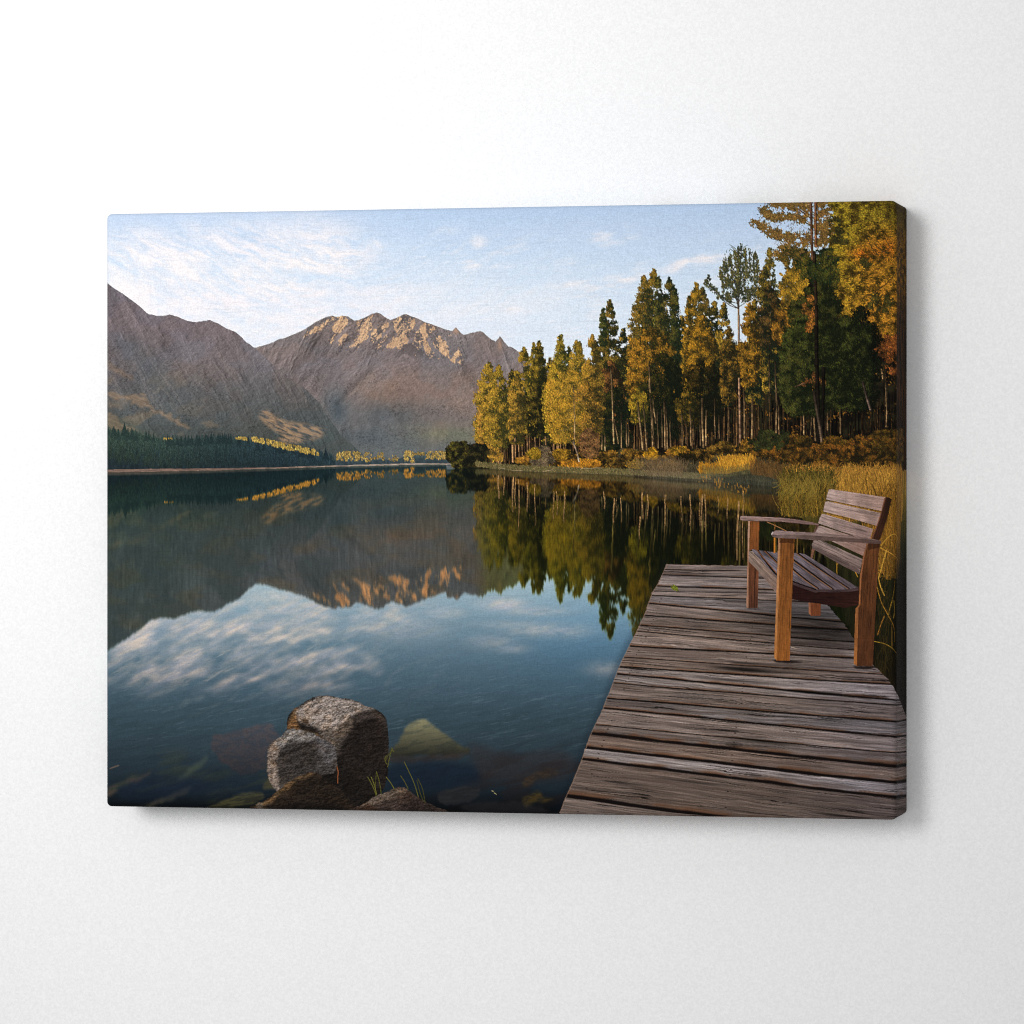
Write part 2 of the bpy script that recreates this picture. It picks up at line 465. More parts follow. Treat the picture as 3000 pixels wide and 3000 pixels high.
# distant strip
r = Roi(985, 1318, 1420, 1372)
X, Y = r.X, r.Y
tpp = np.interp(X, [985, 1010, 1070, 1110, 1150, 1185, 1230, 1300, 1420], [1345, 1338, 1342, 1346, 1348, 1338, 1326, 1328, 1330]) + 5 * (fbm(X / 6, Y * 0, 2, 155) - 0.5)
paint(r, (Y > tpp) & (Y < 1364), ramp(Y, [(1325, (70, 84, 86)), (1364, (48, 60, 66))]) * (0.75 + 0.5 * fbm(X / 5, Y / 8, 3, 157))[..., None], ID_FW)
for x0, x1, y0, y1, nn, b in ((985, 1062, 1322, 1348, 420, 1), (1066, 1090, 1324, 1351, 120, 1), (1106, 1126, 1325, 1347, 90, 0.9), (1148, 1166, 1330, 1350, 60, 0.85),
                              (1184, 1214, 1320, 1353, 260, 1.05), (1248, 1318, 1321, 1345, 300, 0.95), (1214, 1246, 1322, 1332, 60, 0.8), (1136, 1145, 1342, 1346, 12, 0.8), (1090, 1102, 1338, 1344, 14, .8)):
    nn = int(nn * 1.7)
    xs = rng.uniform(x0, x1, nn)
    ys = rng.uniform(y0, y1, nn)
    u = (xs - (x0 + x1) / 2) / (x1 - x0) * 2
    on = (fbm(xs / 6, ys / 7, 2, 161) > 0.42) & (np.abs(u) ** 2 + (1 - (ys - y0) / (y1 - y0)) ** 3 * 0.7 < 1.1)
    c = lerp(col(140, 115, 62), col(236, 198, 110), rng.random(nn)[:, None] ** 0.8) * b
    strokes(xs[on], ys[on], xs[on] + rng.uniform(-1.5, 1.5, on.sum()), ys[on] + rng.uniform(1, 4, on.sum()), c[on] * rng.uniform(0.5, 1.05, on.sum())[:, None], rng.uniform(1, 2, on.sum()), ident=ID_GT)
# pale shore line
r = Roi(300, 1355, 1420, 1392)
X, Y = r.X, r.Y
ly = 2.2 * (fbm(X / 60, 0 * Y + 3, 2, 163) - 0.5) + np.interp(X, [300, 620, 820, 900, 1000, 1200, 1420], [1381, 1376, 1371, 1367.5, 1365, 1360, 1358.5]) + 1.2 * (fbm(X / 12, 0 * Y, 3, 165) - 0.5)
lw = np.interp(X, [300, 500, 700, 1000, 1150, 1320], [4.6, 4.6, 2.2, 1.4, 2.2, 1.9])
cc = lerp(col(112, 92, 82), col(158, 142, 128), sm(700, 1100, X)[..., None]) * (0.62 + 0.75 * fbm(X / 16, Y / 1.6, 3, 167))[..., None]
paint(r, np.abs(Y - ly) < lw, cc, ID_SH)
# ----------------------------------------------------------- near-shore wood --
GOLD = col(184, 150, 56)
OLIVE = col(104, 98, 40)
DEEP = col(26, 33, 22)
BARK = col(30, 24, 18)

ID_WOOD = new_id('printed_forest', 'dark interior of the sunlit pine wood')
BANK = np.array([(1395, 1366), (1430, 1371), (1500, 1378), (1560, 1381), (1640, 1384), (1700, 1386), (1800, 1388), (1900, 1394), (2000, 1400), (2080, 1405), (2170, 1410), (2250, 1420), (2320, 1440), (2700, 1470)], float)
BUSHTOP = np.array([(1420, 1362), (1500, 1358), (1540, 1345), (1600, 1330), (1700, 1325), (1760, 1322), (1800, 1320), (1880, 1325), (1950, 1318), (2000, 1312), (2060, 1305), (2110, 1300), (2200, 1290), (2250, 1285), (2300, 1275), (2400, 1285), (2500, 1282), (2560, 1262), (2700, 1256)], float)


def tufts(xs, ys, mix, lit, dark, ln=6.0, ident=None, up=0.9, spread=0.8, w=1.6, var=0.28):
    """small leaf clumps; mix 0..1 = shade..sun, shaded ones are laid down first"""
    n = len(xs)
    gap = rng.random(n) < 0.30
    mix = np.clip(mix - 0.55 * gap, 0, 1) * (0.72 + 0.28 * rng.random(n))
    o = np.argsort(0.45 * mix + rng.random(n))
    xs, ys, mix = xs[o], ys[o], mix[o]
    lit = np.broadcast_to(lit, (n, 3))[o] if np.ndim(lit) == 2 else np.broadcast_to(lit, (n, 3))
    dark = np.broadcast_to(dark, (n, 3))
    c = lerp(dark, lit * col(1.06, 0.99, 0.9), mix[:, None]) * (0.58 + 0.72 * rng.random(n) ** 1.2)[:, None]
    c = c + (rng.random((n, 3)) - 0.5) * 16 * mix[:, None]
    L = ln * rng.uniform(0.5, 1.2, n)
    dx = spread * L * rng.uniform(-1, 1, n)
    dy = -up * L * rng.uniform(0.4, 1.0, n)
    strokes(xs, ys, xs + dx, ys + dy, np.clip(c, 0, 255), rng.uniform(1.0, w, n) if w > 1 else 1, ident=ident)


def conifer(x, yt, yb, wl, wr, n, lit=GOLD, dark=DEEP, lb=0.0, point=0.8, ident=None, seed=0, ln=6.0, round_=0.5, holes=0.30, gain=3.0, sun=0.9):
    hgt = yb - yt
    n = int(n * 2.3)
    ln = ln * 0.72
    nb = int(max(14, hgt / 2.6))
    bt = np.sort(rng.random(nb) ** 0.85)
    bs = rng.choice([-1, 1], nb)
    prof = np.minimum((bt / round_) ** point, 1.0) * np.clip(1.0 - 0.28 * sm(0.7, 1.0, bt), 0, 1)
    bl = np.where(bs < 0, wl, wr) * prof * rng.uniform(0.55, 1.12, nb) + 2.5
    rise = bl * rng.uniform(0.25, 0.75, nb) * (1.05 - 0.7 * bt)
    btone = rng.normal(0, 0.16, nb)
    wgt = bl + 6
    b_ = rng.choice(nb, n, p=wgt / wgt.sum())
    u = rng.random(n) ** 0.7
    thick = np.clip(bl[b_] * 0.16, 1.6, 5.5)
    inner = rng.random(n) < 0.30 * sm(0.05, 0.45, bt[b_])
    side = bs[b_]
    t = bt[b_]
    xs = x + side * bl[b_] * u * np.where(inner, 0.8, 1.0) + rng.normal(0, 1.4, n)
    ys = yt + t * hgt - rise[b_] * u ** 1.6 + bl[b_] * 0.25 * u + rng.normal(0, 1, n) * thick + inner * rng.uniform(-8, 8, n)
    tip = rng.random(n) < 0.05
    tq = rng.random(n)
    xs = np.where(tip, x + rng.normal(0, 1.0, n) * (0.6 + 4.5 * tq), xs)
    ys = np.where(tip, yt + tq * 34, ys)
    clump = fbm(xs / 15, ys / 13, 3, seed + 3)
    ok = (clump > holes - 0.06) | tip
    xs, ys, u, t, side, clump, b_, inner = xs[ok], ys[ok], u[ok], t[ok], side[ok], clump[ok], b_[ok], inner[ok]
    xr = side * u
    m = 0.53 + lb - sun * 0.45 * xr + gain * 0.8 * (clump - 0.5) - 0.25 * (t - 0.4) + rng.normal(0, 0.14, len(xs)) + btone[b_] - 0.45 * inner
    tufts(xs, ys, m, lit, dark, ln, ident, up=1.0, spread=0.6)


def trunk(x0, y0, x1, y1, w, c, ident=None, fade=0.6, rough=0.14):
    """one lit stem with a darker right side"""
    L = abs(y1 - y0)
    k = int(max(3, L / 1.6))
    t = np.linspace(0, 1, k + 1)
    xs = x0 + (x1 - x0) * t + 0.5 * np.sin(t * 7 + x0)
    ys = y0 + (y1 - y0) * t
    b = (1 - rough + 2 * rough * rng.random(k)) * (0.62 + 0.76 * vn(t[:-1] * L / 9, 0 * t[:-1] + x0, 3))
    cc = np.asarray(c, f32)[None, :] * (b * (1 - fade + fade * np.clip(t[:-1] * 1.5, 0, 1)))[:, None]
    strokes(xs[:-1], ys[:-1], xs[1:], ys[1:], cc, w, ident=ident)
    if w > 2.5:
        strokes(xs[:-1] + w * 0.36, ys[:-1], xs[1:] + w * 0.36, ys[1:], cc * 0.42, max(1, w * 0.4), ident=ident)


# dark interior of the wood
tp = np.array([(1402, 1250), (1420, 1180), (1470, 1170), (1510, 1160), (1560, 1140), (1640, 1120), (1720, 1090), (1800, 1060), (1900, 1010), (2000, 1000), (2080, 990), (2120, 1040), (2180, 1040), (2230, 960), (2300, 880), (2350, 820), (2450, 740), (2700, 700)], float)
r = Roi(1396, 690, 2770, 1480)
X, Y = r.X, r.Y
topy = np.interp(X, tp[:, 0], tp[:, 1]) + 26 * (fbm(X / 16, Y / 16, 3, 201) - 0.5)
boty = np.interp(X, BANK[:, 0], BANK[:, 1]) - 6
m = (Y > topy) & (Y < boty)
nz = fbm(X / 26, Y / 22, 4, 203)
vert = fbm(X / 3.2, Y / 120, 3, 205)
c = lerp(col(15, 13, 11), col(36, 34, 22), sm(0.35, 0.7, nz)[..., None])
c = lerp(c, col(52, 36, 20), (0.4 * sm(0.5, 0.75, vert) * sm(topy + 60, topy + 200, Y))[..., None])
paint(r, m, c, ID_WOOD)

# thin stems deep in the wood, lit from behind
n = 430
xs = rng.uniform(1405, 2690, n)
bt = np.interp(xs, BUSHTOP[:, 0], BUSHTOP[:, 1]) + rng.uniform(-6, 14, n)
ht = rng.uniform(30, 150, n) * np.interp(xs, [1400, 1700, 2100, 2640], [0.9, 1.0, 1.2, 1.0])
lit = rng.random(n) ** 1.6
for i in range(n):
    c = lerp(col(46, 33, 22), col(140, 102, 62), lit[i]) * rng.uniform(0.6, 1.0)
    if xs[i] > 2310:
        c = c * rng.uniform(0.35, 0.9)
    if rng.random() < 0.4:
        c = col(10, 8, 7)
    trunk(xs[i], bt[i] - ht[i], xs[i] + rng.normal(0, 1.5), bt[i], rng.uniform(1.0, 2.2), c, ID_WOOD)

# sparks of sunlit leaves seen through the stems
n = 5200
xs = rng.uniform(1500, 2640, n)
ys = rng.uniform(1000, 1290, n)
on = (fbm(xs / 22, ys / 26, 3, 211) > 0.54) & (ys < np.interp(xs, BUSHTOP[:, 0], BUSHTOP[:, 1])) & (ys > np.interp(xs, tp[:, 0], tp[:, 1]) + 30)
tufts(xs[on], ys[on], rng.random(on.sum()) ** 1.4, col(160, 112, 44), col(52, 40, 20), 4.5, ID_WOOD)

TREES = []


def tree_id(label=None):
    i = new_id('printed_tree', label)
    TREES.append(i)
    return i


# back row, tops only
for (x, yt, yb, wl, wr, n, lb) in ((1500, 1085, 1290, 22, 20, 1500, -0.25), (1610, 1052, 1300, 26, 24, 2200, -0.3), (1745, 1000, 1250, 30, 26, 2400, -0.3),
                                    (1826, 965, 1200, 26, 22, 2400, -0.35), (1846, 1010, 1240, 26, 22, 2200, -0.15), (1998, 930, 1180, 24, 26, 2600, -0.5),
                                    (2092, 885, 1150, 26, 26, 2800, -0.25), (2120, 890, 1190, 30, 30, 3200, -0.1), (2075, 950, 1190, 40, 30, 3200, -0.35),
                                    (2210, 880, 1180, 34, 34, 4200, -0.15), (2260, 850, 1150, 34, 30, 3800, -0.2)):
    conifer(x, yt, yb, wl, wr, n, lb=lb, seed=int(x), ident=ID_WOOD)

# stems of the front row on the left part of the bank
for (x0, y0, x1, y1, w, b) in ((1452, 1230, 1455, 1362, 3, .8), (1434, 1270, 1436, 1355, 2, .7), (1439, 1280, 1440, 1355, 2, .6), (1459, 1250, 1461, 1362, 5, .95), (1467, 1240, 1468, 1360, 3, .8),
                               (1475, 1270, 1477, 1352, 2, .6), (1501, 1190, 1503, 1352, 5, .95), (1509, 1170, 1510, 1340, 4, .8), (1517, 1180, 1521, 1340, 4, .75), (1528, 1230, 1530, 1335, 2.4, .7),
                               (1543, 1240, 1546, 1330, 4, .75), (1553, 1230, 1552, 1320, 3, .7), (1566, 1190, 1568, 1318, 4, .75), (1580, 1220, 1581, 1310, 2, .6), (1596, 1190, 1599, 1305, 3, .8), (1617, 1210, 1619, 1315, 2.4, .6),
                               (1622, 1230, 1623, 1318, 3.4, .85), (1630, 1230, 1633, 1315, 3.6, .9), (1636, 1235, 1636, 1315, 2.6, .8), (1652, 1240, 1652, 1315, 3, .8), (1641, 1250, 1642, 1314, 2, .7)):
    trunk(x0, y0, x1, y1, w * 1.05, col(176, 132, 88) * b, ID_WOOD)

# ---- the individual crowns of the front row, left to right
i = tree_id('leftmost golden pine of the wood')
conifer(1432, 1066, 1330, 40, 34, 4600, col(178, 148, 56), col(60, 56, 28), 0.2, seed=301, ident=i, round_=0.4, holes=0.28)
conifer(1440, 1160, 1345, 42, 38, 3400, col(192, 150, 62), col(70, 58, 30), 0.25, seed=302, ident=i, round_=0.3, holes=0.3)
conifer(1462, 1072, 1310, 24, 28, 3200, col(170, 144, 52), col(52, 52, 26), 0.10, seed=303, ident=i, round_=0.4)
conifer(1452, 1140, 1300, 40, 38, 2600, col(178, 146, 54), col(56, 54, 26), 0.12, seed=304, ident=i, round_=0.35)
i = tree_id('golden pine with two close tips')
conifer(1534, 1020, 1270, 36, 34, 4300, col(172, 144, 52), col(50, 50, 25), 0.12, seed=311, ident=i, round_=0.5)
conifer(1515, 1100, 1300, 26, 26, 2400, col(178, 142, 56), col(54, 50, 26), 0.12, seed=312, ident=i, round_=0.4)
conifer(1564, 1006, 1230, 18, 20, 1700, col(160, 138, 48), col(46, 48, 24), 0.05, seed=313, ident=i, round_=0.6)
conifer(1580, 1001, 1280, 26, 26, 3600, col(158, 134, 48), col(34, 36, 20), -0.12, seed=314, ident=i, round_=0.45)
conifer(1574, 1130, 1275, 34, 30, 2600, col(112, 98, 40), col(26, 27, 17), -0.3, seed=315, ident=i, round_=0.4)
i = tree_id('slim pine with a pale olive tip')
conifer(1643, 983, 1240, 30, 26, 3600, col(160, 140, 50), col(44, 48, 24), 0.02, seed=321, ident=i, round_=0.6)
conifer(1620, 1062, 1260, 28, 24, 2600, col(186, 156, 54), col(60, 58, 26), 0.2, seed=322, ident=i, round_=0.5)
conifer(1667, 1020, 1180, 14, 14, 1100, col(120, 112, 44), col(36, 42, 22), -0.1, seed=323, ident=i)
i = tree_id('dark pine between the golden trees')
conifer(1787, 882, 1300, 46, 42, 7600, col(150, 124, 50), col(34, 38, 22), -0.12, seed=331, ident=i, round_=0.5, point=0.85)
conifer(1790, 1060, 1270, 44, 38, 3800, col(150, 104, 56), col(36, 30, 20), -0.12, seed=332, ident=i, round_=0.4)
conifer(1768, 908, 1010, 12, 10, 700, col(100, 100, 44), col(36, 44, 26), -0.1, seed=333, ident=i)
conifer(1800, 1140, 1330, 50, 46, 4200, col(72, 70, 30), col(22, 28, 18), -0.4, seed=334, ident=i, round_=0.3)
i = tree_id('broad golden tree leaning over the bank')
conifer(1689, 1000, 1260, 40, 34, 4000, col(180, 148, 56), col(66, 62, 30), 0.15, seed=341, ident=i, round_=0.6)
conifer(1698, 1003, 1180, 20, 24, 1400, col(168, 140, 52), col(58, 58, 28), 0.1, seed=342, ident=i, round_=0.6)
conifer(1665, 1080, 1290, 62, 64, 7600, col(188, 150, 54), col(74, 66, 28), 0.22, seed=343, ident=i, round_=0.35, holes=0.3)
conifer(1734, 985, 1270, 34, 36, 4600, col(178, 142, 54), col(56, 50, 26), 0.12, seed=344, ident=i, round_=0.55)
conifer(1720, 1120, 1290, 52, 46, 3600, col(180, 138, 54), col(52, 46, 24), 0.08, seed=345, ident=i, round_=0.4)
conifer(1650, 1170, 1262, 40, 60, 2600, col(192, 152, 52), col(80, 68, 28), 0.24, seed=346, ident=i, round_=0.35)
for k in range(26):
    y = 1120 + k * 6
    s = rng.choice([-1, 1])
    strokes(1682, y, 1682 + s * rng.uniform(14, 44), y + rng.uniform(4, 16), col(142, 116, 66), 1, ident=i, a=0.7)
trunk(1681, 1130, 1684, 1290, 2.4, col(168, 136, 92), i)
i = tree_id('tall twin-topped pine above the golden trees')
conifer(1915, 792, 1200, 54, 46, 7600, col(150, 124, 48), col(40, 44, 26), -0.02, seed=351, ident=i, round_=0.45, holes=0.34)
conifer(1887, 810, 1120, 44, 34, 4400, col(142, 116, 46), col(42, 46, 28), 0.02, seed=352, ident=i, round_=0.5, holes=0.34)
conifer(1930, 812, 1000, 14, 16, 1000, col(112, 106, 46), col(38, 44, 28), -0.1, seed=353, ident=i)
conifer(1960, 815, 1150, 36, 36, 4800, col(112, 98, 42), col(30, 38, 24), -0.2, seed=354, ident=i, round_=0.4, holes=0.34)
conifer(1978, 850, 1000, 12, 10, 700, col(96, 92, 40), col(30, 40, 26), -0.2, seed=355, ident=i)
conifer(1905, 960, 1200, 62, 70, 7600, col(176, 130, 44), col(40, 38, 20), -0.03, seed=356, ident=i, round_=0.3)
conifer(1945, 1040, 1280, 64, 62, 5200, col(70, 64, 28), col(20, 25, 16), -0.42, seed=357, ident=i, round_=0.3)
conifer(1870, 1140, 1240, 24, 26, 1600, col(176, 148, 46), col(44, 44, 22), 0.1, seed=358, ident=i, round_=0.4)
trunk(1901, 1065, 1905, 1150, 2.6, col(170, 134, 92), i)
i = tree_id('golden pine right of the tall twin-topped pine')
conifer(2040, 834, 1160, 40, 42, 6600, col(176, 138, 44), col(44, 44, 24), 0.06, seed=361, ident=i, round_=0.45, holes=0.33)
conifer(2059, 846, 1140, 32, 36, 4200, col(126, 106, 46), col(36, 40, 26), -0.15, seed=362, ident=i, round_=0.6, holes=0.38)
conifer(2018, 870, 1130, 16, 16, 1700, col(168, 130, 44), col(44, 44, 24), 0.06, seed=363, ident=i, round_=0.6)
conifer(2055, 930, 1090, 46, 40, 3800, col(188, 142, 42), col(48, 42, 22), 0.08, seed=364, ident=i, round_=0.4)
conifer(2060, 1060, 1250, 60, 60, 4600, col(76, 62, 26), col(20, 22, 14), -0.4, seed=365, ident=i, round_=0.3)
conifer(2010, 1150, 1230, 30, 34, 1500, col(140, 112, 40), col(34, 34, 18), -0.05, seed=366, ident=i, round_=0.4)

# pale stems that stand out in front of the dark wood
for (x0, y0, x1, y1, w, b) in ((1790, 1080, 1799, 1300, 4, .95), (1800, 1230, 1812, 1300, 3, .8), (1820, 1210, 1821, 1316, 3, .75), (1772, 1275, 1773, 1320, 3.6, .9), (1764, 1275, 1763, 1318, 2.4, .8),
                               (1834, 1230, 1836, 1308, 2.4, .7), (1840, 1230, 1842, 1306, 2.4, .6), (1869, 1180, 1884, 1325, 5, .95), (1884, 1180, 1896, 1320, 3.4, .7), (1910, 1195, 1916, 1318, 3.4, .8), (1912, 1170, 1920, 1240, 2.4, .7),
                               (1947, 1175, 1950, 1310, 3, .75), (1938, 1200, 1940, 1310, 2.4, .6), (1904, 1160, 1914, 1316, 2.6, .7), (1925, 1200, 1928, 1312, 2.2, .6)):
    trunk(x0, y0, x1, y1, w, col(188, 152, 104) * b, ID_WOOD)
for (x0, y0, x1, y1, w, b) in ((1902, 1060, 1903, 1140, 3, .8), (1909, 1260, 1914, 1318, 3.4, .9), (1946, 1175, 1949, 1318, 3.6, .85), (1952, 1200, 1956, 1316, 3.4, .8), (1962, 1220, 1964, 1318, 2.4, .6),
                               (1997, 1200, 1999, 1305, 3.4, .75), (2009, 1230, 2010, 1300, 2.4, .55), (2022, 1200, 2025, 1305, 4.4, .85), (2030, 1230, 2033, 1302, 2.6, .6), (2056, 1170, 2060, 1310, 5.4, .9), (2069, 1205, 2068, 1305, 5, .95),
                               (2051, 1230, 2052, 1305, 3, .7), (2093, 1170, 2095, 1285, 3, .6), (2106, 1220, 2107, 1285, 3, .7), (2135, 1170, 2133, 1300, 3.6, .65), (2179, 1135, 2182, 1300, 4.6, .8), (2204, 1170, 2203, 1288, 4.4, 1.0), (2181, 1240, 2182, 1298, 3, .9),
                               (2276, 1175, 2273, 1280, 4.4, .95), (2281, 1190, 2282, 1272, 3, .75), (2270, 1060, 2274, 1180, 3, .7), (2253, 1040, 2254, 1180, 2.6, .6),
                               (2352, 1130, 2355, 1272, 4, .8), (2380, 1170, 2374, 1292, 3, .6), (2382, 1160, 2388, 1290, 4.5, .7), (2425, 1150, 2424, 1260, 4, .6), (2460, 1180, 2462, 1270, 3.4, .75), (2593, 1090, 2595, 1190, 3, .6), (2598, 1150, 2596, 1250, 3.6, .8), (2580, 1070, 2586, 1110, 3, .9)):
    trunk(x0, y0, x1, y1, w, col(182, 144, 98) * b, ID_WOOD)

# the tall thin pine with an open fan of branches
ip = tree_id('thin pine with a fan-shaped dark green crown')
trunk(2162, 880, 2168, 1295, 5.2, col(158, 122, 92), ip, fade=0.15)
conifer(2170, 1010, 1080, 40, 20, 900, col(186, 140, 44), col(60, 50, 24), 0.1, seed=371, ident=ID_WOOD, round_=0.4)
br = []
for k in range(64):
    t = rng.random()
    y0 = 905 - 190 * t
    ang = rng.uniform(-1, 1)
    L = (70 - 44 * t) * rng.uniform(0.5, 1.0)
    x1 = 2164 + ang * L * 0.98
    y1 = y0 - L * (0.75 + 0.7 * (1 - abs(ang)))
    if y1 < 716 or x1 < 2104:
        continue
    br.append((2163, y0, x1, y1))
b = np.array(br)
strokes(b[:, 0], b[:, 1], b[:, 2], b[:, 3], col(50, 46, 40), 1.4, bend=0.08 * np.sign(b[:, 2] - b[:, 0]), ident=ip)
xs, ys, mm = [], [], []


def candle(x, y, h, k=34, w=1.7, tone=None):
    t = rng.random(k)
    xs.append(x + rng.normal(0, 1, k) * w * np.clip(t * 1.8, 0.15, 1))
    ys.append(y + t * h)
    mm.append(np.full(k, rng.uniform(0.15, 0.75) if tone is None else tone) - 0.25 * (xs[-1] > x + 0.5))


for (x, y) in ((2170, 716), (2164, 726), (2177, 728), (2186, 733), (2195, 742), (2209, 738), (2217, 746), (2219, 764), (2203, 752), (2145, 742), (2152, 736), (2139, 750), (2132, 755), (2125, 764), (2117, 772), (2113, 784), (2108, 796),
               (2158, 744), (2170, 748), (2182, 752), (2190, 764), (2212, 776), (2221, 786), (2217, 802), (2150, 762), (2141, 772), (2131, 780), (2122, 790), (2115, 806), (2165, 768), (2178, 774), (2200, 780), (2208, 796), (2186, 792), (2157, 788),
               (2146, 796), (2135, 806), (2125, 816), (2172, 800), (2196, 806), (2212, 818), (2183, 818), (2160, 816), (2148, 826), (2204, 834), (2192, 842), (2120, 834)):
    candle(x + rng.normal(0, 3), y + rng.normal(0, 4), rng.uniform(22, 42), 46)
for k in range(20):
    a_ = rng.uniform(-1, 1)
    candle(2165 + a_ * 46, rng.uniform(780, 868) + 12 * abs(a_), rng.uniform(10, 22), 30, 3.4, rng.uniform(0.05, 0.6))
for (x, y) in ((2076, 808), (2068, 822), (2074, 828), (2082, 834), (2090, 842), (2098, 850), (2106, 860), (2116, 866), (2128, 866), (2138, 872), (2148, 862), (2158, 856), (2174, 856), (2186, 848), (2200, 846), (2210, 850), (2180, 872), (2196, 866), (2214, 862)):
    candle(x, y, rng.uniform(10, 20), 40, 4.0, rng.uniform(0.0, 0.45))
for (a_, b_) in (((2163, 905), (2070, 828)), ((2163, 890), (2098, 862)), ((2163, 905), (2110, 872)), ((2163, 880), (2215, 842)), ((2163, 870), (2130, 815)), ((2163, 850), (2195, 800)), ((2163, 860), (2150, 790)), ((2164, 900), (2205, 860))):
    q = smooth([a_, ((a_[0] + b_[0]) / 2, (a_[1] + b_[1]) / 2 + 6), b_], False, 8)
    strokes(q[:-1, 0], q[:-1, 1], q[1:, 0], q[1:, 1], col(62, 54, 46), 1.6, ident=ip)
strokes([2163], [900], [2166], [740], col(70, 60, 50), 2, ident=ip)
xs, ys, mm = map(np.concatenate, (xs, ys, mm))
q = 520
fx, fy = rng.uniform(2100, 2224, q), rng.uniform(730, 880, q)
fo = (((fx - 2165) / 58) ** 2 + ((fy - 800) / 84) ** 2 < 1) & (fbm(fx / 9, fy / 12, 3, 397) > 0.50)
xs, ys, mm = np.append(xs, fx[fo]), np.append(ys, fy[fo]), np.append(mm, np.full(fo.sum(), 0.25))
tufts(xs + rng.normal(0, 1.4, len(xs)), ys, mm + 0.2 + rng.normal(0, 0.18, len(xs)), col(116, 110, 58), col(46, 54, 44), 5, ip, up=1.1, spread=0.5)

# slim pine and loose boughs left of the big trunk
i = tree_id('slender sparse pine beside the fan-crowned pine')
conifer(2255, 730, 930, 24, 26, 2000, col(150, 128, 50), col(52, 56, 34), 0.0, seed=381, ident=i, round_=0.7, holes=0.42)
conifer(2238, 785, 920, 20, 20, 1600, col(136, 116, 46), col(34, 38, 24), -0.05, seed=382, ident=i, round_=0.5)
trunk(2255, 780, 2256, 850, 2, col(130, 110, 80), i)
conifer(2256, 840, 1010, 36, 36, 3200, col(120, 92, 48), col(30, 32, 22), -0.2, seed=383, ident=i, round_=0.4)

# ---- the big pine at the top of the sheet
ib = tree_id('tallest pine with long level boughs')
i_dk = tree_id('dark green broad tree under the tallest pine')
limbs = [((2375, 690), (2330, 700), (2280, 690), (2240, 672), (2212, 655)), ((2372, 660), (2330, 640), (2290, 640), (2258, 640), (2240, 618)),
         ((2374, 640), (2330, 610), (2290, 605), (2262, 598)), ((2376, 705), (2340, 715), (2300, 700), (2260, 690)), ((2376, 620), (2340, 596), (2300, 590)),
         ((2390, 690), (2410, 680), (2432, 655)), ((2390, 650), (2410, 630), (2430, 610)), ((2390, 720), (2412, 712), (2436, 690)), ((2392, 610), (2410, 596), (2420, 590)),
         ((2374, 740), (2330, 735), (2290, 740), (2280, 755)), ((2372, 770), (2330, 748), (2300, 728)), ((2390, 670), (2404, 668), (2424, 672))]
xs, ys, mm = [], [], []
for lb in limbs:
    p = smooth(lb, False, 8)
    strokes(p[:-1, 0], p[:-1, 1], p[1:, 0], p[1:, 1], col(66, 46, 34), 2.2, ident=ib)
    for q in p[3:]:
        k = 84
        f = abs(q[0] - 2380) / 160
        xs.append(q[0] + rng.normal(0, 9, k))
        ys.append(q[1] - 2 + rng.normal(0, 6 - 1 * f, k))
        mm.append(np.clip(0.5 + 0.22 * rng.normal() + 0.15 * (rng.random(k) - 0.5), 0, 1))
xs, ys, mm = map(np.concatenate, (xs, ys, mm))
keep = fbm(xs / 9, ys / 7, 2, 391) > 0.40
tufts(xs[keep], ys[keep], mm[keep] + 0.25, col(150, 118, 62), col(58, 54, 34), 6, ib, up=0.8, spread=0.8)
# small hanging twigs
n = 300
xs = rng.uniform(2270, 2430, n)
ys = rng.uniform(600, 720, n)
strokes(xs, ys, xs + rng.uniform(-10, 10, n), ys + rng.uniform(2, 9, n), col(70, 52, 38), 1, ident=ib, a=0.6)

# yellow foliage behind the trunk and the dark mass


def mass(pts, n, lit, dark, lb, ident, seed, gain=2.6, ln=6, holes=0.3, sc=18, wob=20, up=0.9, var=0.3, colf=None, spread=0.8):
    p = smooth(pts)
    x0, y0 = p.min(0)
    x1, y1 = p.max(0)
    xs = rng.uniform(x0, x1, n)
    ys = rng.uniform(y0, y1, n)
    qx = xs + wob * 2 * (fbm(xs / 13, ys / 13, 2, seed + 1) - 0.5)
    qy = ys + wob * 2 * (fbm(xs / 13, ys / 13, 2, seed + 2) - 0.5)
    ok = inside(p, qx, qy)
    xs, ys = xs[ok], ys[ok]
    cl = fbm(xs / sc, ys / sc, 3, seed)
    ok = cl > holes
    xs, ys, cl = xs[ok], ys[ok], cl[ok]
    m = 0.5 + lb + gain * (cl - 0.5) + rng.normal(0, 0.16, len(xs))
    L = colf(xs, ys) if colf else lit
    tufts(xs, ys, m, L, dark, ln, ident, up=up, var=var, spread=spread)


conifer(2196, 890, 1130, 30, 30, 3000, col(176, 132, 44), col(44, 38, 20), 0.05, seed=391, ident=ID_WOOD, round_=0.4)
conifer(2136, 960, 1180, 26, 26, 2200, col(150, 116, 44), col(36, 34, 20), -0.1, seed=392, ident=ID_WOOD, round_=0.4)
i_y = tree_id('yellow-leaved tree behind the tallest pine')
mass([(2278, 745), (2300, 725), (2340, 720), (2366, 740), (2372, 790), (2330, 800), (2300, 780)], 2600, col(140, 110, 46), col(46, 48, 26), -0.05, ib, 401, holes=0.36)
mass([(2300, 800), (2325, 780), (2360, 775), (2366, 830), (2350, 900), (2330, 945), (2300, 940), (2282, 890), (2284, 850)], 8000, col(188, 150, 48), col(60, 52, 24), 0.12, i_y, 403, holes=0.32, wob=26)
mass([(2276, 880), (2310, 900), (2330, 950), (2300, 1010), (2268, 1000), (2262, 940)], 3600, col(160, 116, 42), col(44, 36, 20), -0.02, i_y, 405, holes=0.36, wob=26)
mass([(2282, 985), (2312, 962), (2330, 985), (2322, 1012), (2290, 1012)], 1500, col(206, 158, 52), col(88, 66, 28), 0.2, i_y, 406)
